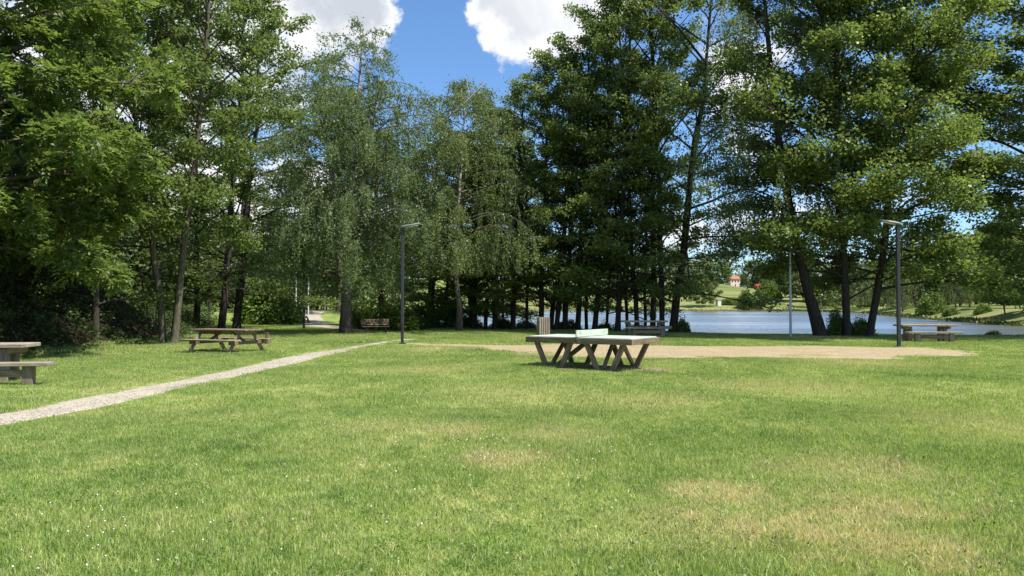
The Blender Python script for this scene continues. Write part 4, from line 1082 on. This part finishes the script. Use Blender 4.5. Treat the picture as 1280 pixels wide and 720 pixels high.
# --- far house, shed and shore bits
hx, hy = at(916, 500), 500
hs = thing('house', 'pale house with orange tiled roof on the far hilltop', 'house', (hx, hy, hz(hx, hy)), .35)
hs.scale = (.82, .82, .82)
beam('wall', hs, (-4.5, 0, 3.0), (4.5, 0, 3.0), 7, 6.0, M['plaster'], bev=.02)
A = Acc(); A.add([(-4.9, -4, 5.9), (4.9, -4, 5.9), (4.9, 0, 8.8), (-4.9, 0, 8.8), (-4.9, 4, 5.9), (4.9, 4, 5.9), (-4.9, -4, 6.1), (4.9, -4, 6.1), (4.9, 0, 9.0), (-4.9, 0, 9.0), (-4.9, 4, 6.1), (4.9, 4, 6.1)],
                 [(6, 7, 8, 9), (9, 8, 11, 10), (1, 0, 3, 2), (2, 3, 4, 5), (0, 1, 7, 6), (5, 4, 10, 11)], [])
A.q = [A.q[0]]; rf = link('roof', mesh_np('roof', np.concatenate(A.v), A.q), M['rooftile'], hs)
for gx in (-4.5, 4.5):
    A = Acc(); A.add([(gx, -3.5, 5.98), (gx, 3.5, 5.98), (gx, 0, 8.5)], None, [(0, 1, 2)])
    link('gable', A.mesh('gable', False), M['plaster'], hs)
beam('chimney', rf, (2.2, 1.0, 7.4), (2.2, 1.0, 10.0), .8, .8, M['plaster'], up=(0, 1, 0))
for wx in (-2.8, 0, 2.8):
    beam('window', hs, (wx - .55, -3.52, 4.3), (wx + .55, -3.52, 4.3), .08, 1.3, M['glassdark'], bev=.01)
beam('door', hs, (-.5, -3.52, 1.05), (.5, -3.52, 1.05), .08, 2.1, M['glassdark'], bev=.01)
sx_, sy_ = at(948, 470), 470
sh = thing('shed', 'small red shed on the far hilltop right of the house', 'shed', (sx_, sy_, hz(sx_, sy_) - .1), .2)
beam('wall', sh, (-1.4, 0, 1.3), (1.4, 0, 1.3), 2.4, 2.8, M['red'], bev=.02)
A = Acc(); A.add([(-1.6, -1.4, 2.65), (1.6, -1.4, 2.65), (1.6, 0, 3.9), (-1.6, 0, 3.9), (-1.6, 1.4, 2.65), (1.6, 1.4, 2.65)], [(0, 1, 2, 3), (3, 2, 5, 4)], [(0, 3, 4), (1, 5, 2)])
link('roof', A.mesh('roof', False), M['red'], sh)
kx, ky = at(898, 276), 276
kb = thing('kiosk', 'small white hut at the far waterside beside the two trees', 'hut', (kx, ky, hz(kx, ky)), .3)
beam('wall', kb, (-.7, 0, 1.1), (.7, 0, 1.1), 1.4, 2.2, M['white'], bev=.02); beam('roof', kb, (-.85, 0, 2.27), (.85, 0, 2.27), 1.7, .12, M['metal_grey'], bev=.02)
for (px, d, ln, lab, rz) in ((905, 269, 5.0, 'grey landing stage on the far shore below the white hut', .1), (1218, 121, 2.8, 'pale low landing stage at the water edge of the right bank', .9)):
    x0, y0 = at(px, d), d - 1
    js = thing('landing_stage', lab, 'jetty', (x0, y0, WZ), rz)
    for k in range(5): beam('plank', js, (-ln / 2, -.6 + k * .3, .38), (ln / 2, -.6 + k * .3, .38), .28, .07, M['concrete'], bev=.01)
    for sx_ in (-1, 1):
        for sy_ in (-1, 1): beam('post', js, (sx_ * ln * .42, sy_ * .55, -.6), (sx_ * ln * .42, sy_ * .55, .34), .12, .12, M['wood'], up=(0, 1, 0))


# --- lamp posts
def lamp_post(x, y, H, az, label, mat, square=True, arm=.72, tilt=.19, wid=.115, group=None):
    o = thing('lamp_post', label, 'lamp post', (x, y, hz(x, y)), az, group)
    if square:
        beam('pole', o, (0, 0, -.1), (0, 0, H), wid, wid, mat, up=(0, 1, 0), bev=.012)
        beam('base_plate', o, (0, 0, -.02), (0, 0, .03), .26, .26, mat, up=(0, 1, 0), bev=.004)
        beam('access_door', o, (0, -wid / 2 - .002, .45), (0, -wid / 2 - .002, .85), .006, .09, M['metal_black'], up=(1, 0, 0), bev=.001)
    else:
        cyl(o, 'pole', (0, 0, -.1), (0, 0, H), .065, .045, mat)
    # flat tapered lantern on a short arm
    c, s = math.cos(tilt), math.sin(tilt)
    def P(u, v, w): return (-.10 + u * c - w * s, v, H + .03 + u * s + w * c)
    A = Acc(); prof = [(0, .09, .075), (.12, .13, .085), (arm * .6, .15, .07), (arm + .08, .12, .035)]
    V = []
    for (u, hw, th) in prof: V += [P(u, -hw, -th * .35), P(u, hw, -th * .35), P(u, hw * .8, th * .65), P(u, -hw * .8, th * .65)]
    q = []
    for k in range(3):
        for j in range(4): q.append((k * 4 + j, k * 4 + (j + 1) % 4, k * 4 + 4 + (j + 1) % 4, k * 4 + 4 + j))
    q += [(3, 2, 1, 0), (12, 13, 14, 15)]; A.add(V, q)
    hd = link('lamp_head', A.mesh('lamp_head', False), M['metal_grey'] if not square else M['lampgrey'], o)
    A = Acc(); A.add([P(.2, -.10, -.034), P(.2, .10, -.034), P(arm, .10, -.026), P(arm, -.10, -.026), P(.2, -.10, -.05), P(.2, .10, -.05), P(arm, .10, -.04), P(arm, -.10, -.04)], [(0, 1, 2, 3), (7, 6, 5, 4), (0, 4, 5, 1), (1, 5, 6, 2), (2, 6, 7, 3), (3, 7, 4, 0)])
    link('lens', A.mesh('lens', False), M['lens'], hd)
    return o


M['lampgrey'] = plain('lamp_housing', (0.16, 0.17, 0.18), 0.45, 0.5, 0.12)
lamp_post(at(503, 30.7), 30.7, 4.62, 0, 'dark grey lamp post with its head pointing right, on the lawn near the bench', M['metal_dark'])
lamp_post(at(1123, 29.0), 29.0, 4.60, math.pi, 'dark grey lamp post with its head pointing left, in front of the lakeside picnic table', M['metal_dark'], arm=.70, wid=.12)
lamp_post(at(988, 36.6), 36.6, 4.05, R(10), 'silver round lamp post at the water edge beside the bent birch', M['metal_grey'], False, arm=.5, tilt=.02)
lamp_post(at(380, 50.5), 50.5, 4.5, R(40), 'dark lamp post at the bend of the far path in front of the sunlit shrub', M['metal_dark'], wid=.12)
lamp_post(at(370, 67), 67, 4.5, R(60), 'grey lamp post at the right edge of the sunlit shrub', M['metal_grey'], False)
lamp_post(at(385.5, 72), 72, 4.5, R(60), 'grey lamp post in front of the dark wood right of the dark post', M['metal_grey'], False)
lamp_post(at(406, 84), 84, 4.3, R(60), 'farthest grey lamp post in front of the dark wood left of the birch trunk', M['metal_grey'], False)

# --- tennis table
tt = thing('tennis_table', 'weathered timber table tennis table with pale green top and solid net', 'tennis table', (2.0, 19.15, 0), R(-34))
tx, ty = tt.location.x, tt.location.y; tt.location.z = hz(tx, ty) - .02
HL, HW, TH = 1.43, .78, .79
W1 = M['wood_tennis']
for sx_ in (-1, 1):
    beam('tabletop', tt, (sx_ * .004, 0, TH - .02), (sx_ * (HL - .03), 0, TH - .02), 2 * HW - .06, .04, M['table_green'], bev=.004)
    for sy_ in (-1, 1):
        beam('apron_board', tt, (sx_ * .006, sy_ * HW, TH - .083), (sx_ * (HL + .03), sy_ * HW, TH - .083), .055, .135, W1, bev=.006)
    for k in (-1, 1):
        beam('apron_board', tt, (sx_ * HL, k * .004, TH - .083), (sx_ * HL, k * (HW - .03), TH - .083), .05, .131, W1, bev=.006)
    beam('edge_line', tt, (sx_ * .01, -HW + .06, TH + .002), (sx_ * (HL - .06), -HW + .06, TH + .002), .025, .004, M['white'], bev=0)
    beam('edge_line', tt, (sx_ * .01, HW - .06, TH + .002), (sx_ * (HL - .06), HW - .06, TH + .002), .025, .004, M['white'], bev=0)
    beam('centre_line', tt, (sx_ * .02, 0, TH + .002), (sx_ * (HL - .06), 0, TH + .002), .012, .004, M['white'], bev=0)
    beam('edge_line', tt, (sx_ * (HL - .05), -HW + .08, TH + .0022), (sx_ * (HL - .05), HW - .08, TH + .0022), .025, .004, M['white'], bev=0)
net = beam('net', tt, (0, -HW - .05, TH + .088), (0, HW + .05, TH + .088), .030, .155, M['net_green'], bev=.005)
for sy_ in (-1, 1):
    for sd in (-1, 1):
        # faint maker's mark near each end of the net: a small square with a dash
        mk = link('print', box_mesh(.085, .003, .045, 0, M['print']), None, net); mk.location = (sy_ * .64, sd * .016, .030)
        mk = link('print', box_mesh(.15, .003, .012, 0, M['print']), None, net); mk.location = (sy_ * .60, sd * .016, -.010)
zb = .05
for (ut, ub) in ((-1.24, -.93), (-.20, -.52), (.16, .50), (1.22, .86)):
    for sy_ in (-1, 1):
        beam('leg', tt, (ub, sy_ * (HW - .13), 0.0), (ut, sy_ * (HW - .10), TH - .06), .075, .125, W1, up=(1, 0, 0))
for (ut, uf) in ((-1.10, -.80), (-.34, -.64), (.30, .64)):
    beam('brace', tt, (ut, HW - .14, TH - .07), (uf, -HW + .16, .09), .07, .11, W1, up=(0, 0, 1))
beam('brace', tt, (1.12, -HW + .14, TH - .07), (.80, HW - .16, .09), .07, .11, W1, up=(0, 0, 1))
for sy_ in (-1, 1):
    beam('base_rail', tt, (-1.02, sy_ * (HW - .225), .03), (-.44, sy_ * (HW - .225), .03), .06, .08, M['wood_tennis']); beam('base_rail', tt, (.41, sy_ * (HW - .225), .03), (.96, sy_ * (HW - .225), .03), .06, .08, M['wood_tennis'])
for sx_ in (-.95, -.05, .05, .95):
    beam('crossbar', tt, (sx_, -HW + .04, TH - .12), (sx_, HW - .04, TH - .12), .08, .08, W1)


# --- A-frame picnic table
pt = thing('picnic_table', 'weathered A-frame picnic table with attached seats on the grass left of the path', 'picnic table', (at(284, 25.9), 25.9, 0), R(-24))
pt.location.z = hz(pt.location.x, pt.location.y) - .03
for k in range(6): beam('plank', pt, (-1.22, -.375 + k * .15, .765), (1.22, -.375 + k * .15, .765), .14, .045, M['wood_brown'] if k % 2 else M['wood'])
for sy_ in (-1, 1):
    for k in (0, 1): beam('seat', pt, (-1.22, sy_ * (.68 + k * .15), .44), (1.22, sy_ * (.68 + k * .15), .44), .14, .045, M['wood'])
for sx_ in (-.85, .85):
    for sy_ in (-1, 1): beam('leg', pt, (sx_, sy_ * .80, 0), (sx_, sy_ * .27, .74), .05, .13, M['wood'], up=(0, 1, 0))
    beam('seat_rail', pt, (sx_ + .055, -.84, .36), (sx_ + .055, .84, .36), .05, .12, M['wood_brown'])
    beam('top_rail', pt, (sx_ + .055, -.44, .68), (sx_ + .055, .44, .68), .05, .12, M['wood_brown'])
    beam('brace', pt, (sx_ * .93, 0, .38), (sx_ * .25, 0, .72), .06, .08, M['wood_brown'])
# short post behind it
bx, by = at(334, 30), 30.0
bp = thing('bollard', 'short dark wooden post just right of and behind the A-frame picnic table', 'post', (bx, by, hz(bx, by)))
beam('post', bp, (0, 0, -.1), (0, 0, .43), .13, .13, M['wood_brown'], up=(0, 1, 0), bev=.012); beam('cap', bp, (0, 0, .431), (0, 0, .45), .15, .15, M['wood_brown'], up=(0, 1, 0), bev=.006)


# --- heavy picnic tables on posts
def heavy_table(x, y, rz, label, ln=2.2, mat=None, top=.76, pl=None):
    mat = mat or M['wood']; pl = pl or M['wood_pale']
    o = thing('picnic_table', label, 'picnic table', (x, y, hz(x, y) - .02), rz, 'heavy timber picnic tables on posts')
    for k in range(4): beam('plank', o, (-ln / 2, -.315 + k * .21, top - .04), (ln / 2, -.315 + k * .21, top - .04), .203, .08, pl, bev=.01)
    for sx_ in (-1, 1):
        for sy_ in (-1, 1): beam('leg', o, (sx_ * (ln / 2 - .42), sy_ * .20, -.05), (sx_ * (ln / 2 - .42), sy_ * .20, top - .10), .14, .14, mat, up=(0, 1, 0))
        beam('top_rail', o, (sx_ * (ln / 2 - .27), -.34, top - .14), (sx_ * (ln / 2 - .27), .34, top - .14), .10, .11, mat)
    return o


def timber_bench(x, y, rz, label, ln=2.1, mat=None, pl=None):
    mat = mat or M['wood']; pl = pl or M['wood_pale']
    o = thing('timber_bench', label, 'bench', (x, y, hz(x, y) - .02), rz, 'heavy timber benches beside the post tables')
    for k in (-1, 1): beam('seat_board', o, (-ln / 2, k * .082, .425), (ln / 2, k * .082, .425), .156, .075, pl, bev=.01)
    for sx_ in (-1, 1): beam('leg', o, (sx_ * (ln / 2 - .42), 0, -.05), (sx_ * (ln / 2 - .42), 0, .386), .20, .16, mat, up=(0, 1, 0))
    beam('rail', o, (-ln / 2 + .50, 0, .24), (ln / 2 - .50, 0, .24), .08, .14, mat)
    return o


heavy_table(-11.2, 15.95, R(8), 'heavy timber picnic table cut by the left edge of the picture', 2.3, top=.80)
timber_bench(-10.33, 15.2, R(8), 'heavy timber bench in front of the table at the left edge', 2.3)
tx0, ty0 = at(806, 38.3), 38.6
heavy_table(tx0, ty0, R(-5), 'heavy timber picnic table under the row of trees right of the tennis table', 2.3)
timber_bench(tx0 + .08, ty0 - .85, R(-5), 'heavy timber bench in front of the table under the row of trees', 2.2)
timber_bench(tx0 + .45, ty0 + .85, R(-5), 'heavy timber bench behind the table under the row of trees', 2.2)
tx0, ty0 = at(1155.5, 32.9), 32.9
heavy_table(tx0, ty0, R(-1), 'heavy timber picnic table in the sun behind the right lamp post', 2.3)
timber_bench(tx0 - .12, ty0 - .95, R(-1), 'pale timber bench in front of the table by the right lamp post', 2.25)

# --- park bench
pb = thing('park_bench', 'slatted park bench with iron legs in the shade right of the birch trunk', 'bench', (at(470, 41.2), 41.2, 0), R(14))
pb.scale = (.90, .85, .80)
pb.location.z = hz(pb.location.x, pb.location.y)
for k in range(4): beam('slat', pb, (-.86, .26 + k * .035, .58 + k * .105), (.78, .26 + k * .035, .58 + k * .105), .035, .088, M['wood_brown'], up=(0, .3, 1), bev=.004)
for k in range(4): beam('slat', pb, (-.80, -.20 + k * .12, .45), (.80, -.20 + k * .12, .45), .095, .035, M['wood_brown'], bev=.004)
for sx_ in (-.56, .56):
    lg = beam('leg', pb, (sx_, -.22, 0), (sx_, -.22, .43), .06, .06, M['metal_black'], up=(0, 1, 0)); beam('leg', pb, (sx_, .22, 0), (sx_, .22, .43), .06, .06, M['metal_black'], up=(0, 1, 0))
    beam('seat_bearer', pb, (sx_, -.25, .405), (sx_, .27, .405), .06, .05, M['metal_black']); beam('foot_bar', pb, (sx_, -.22, .04), (sx_, .22, .04), .05, .05, M['metal_black'])
    beam('back_support', pb, (sx_, .25, .42), (sx_, .42, .95), .05, .04, M['metal_black'], up=(0, 1, 0))

# --- litter bin
lb = thing('litter_bin', 'square wooden slatted litter bin standing behind the tennis table', 'bin', (at(679, 38.5), 38.5, 0), R(12))
lb.location.z = hz(lb.location.x, lb.location.y)
for k in range(4):
    a = k * math.pi / 2; c, s = math.cos(a), math.sin(a)
    for j in range(5):
        u = -.22 + j * .11; x0, y0 = u * c + .265 * s, u * s - .265 * c
        beam('slat', lb, (x0, y0, .04), (x0, y0, .93), .022, .085, M['wood_pale'], up=(c, s, 0), bev=.004)
beam('liner', lb, (0, 0, .06), (0, 0, .86), .44, .44, M['metal_black'], up=(0, 1, 0), bev=.02)
for z0 in (.2, .75): beam('hoop', lb, (0, 0, z0), (0, 0, z0 + .05), .49, .49, M['metal_black'], up=(0, 1, 0), bev=.004)
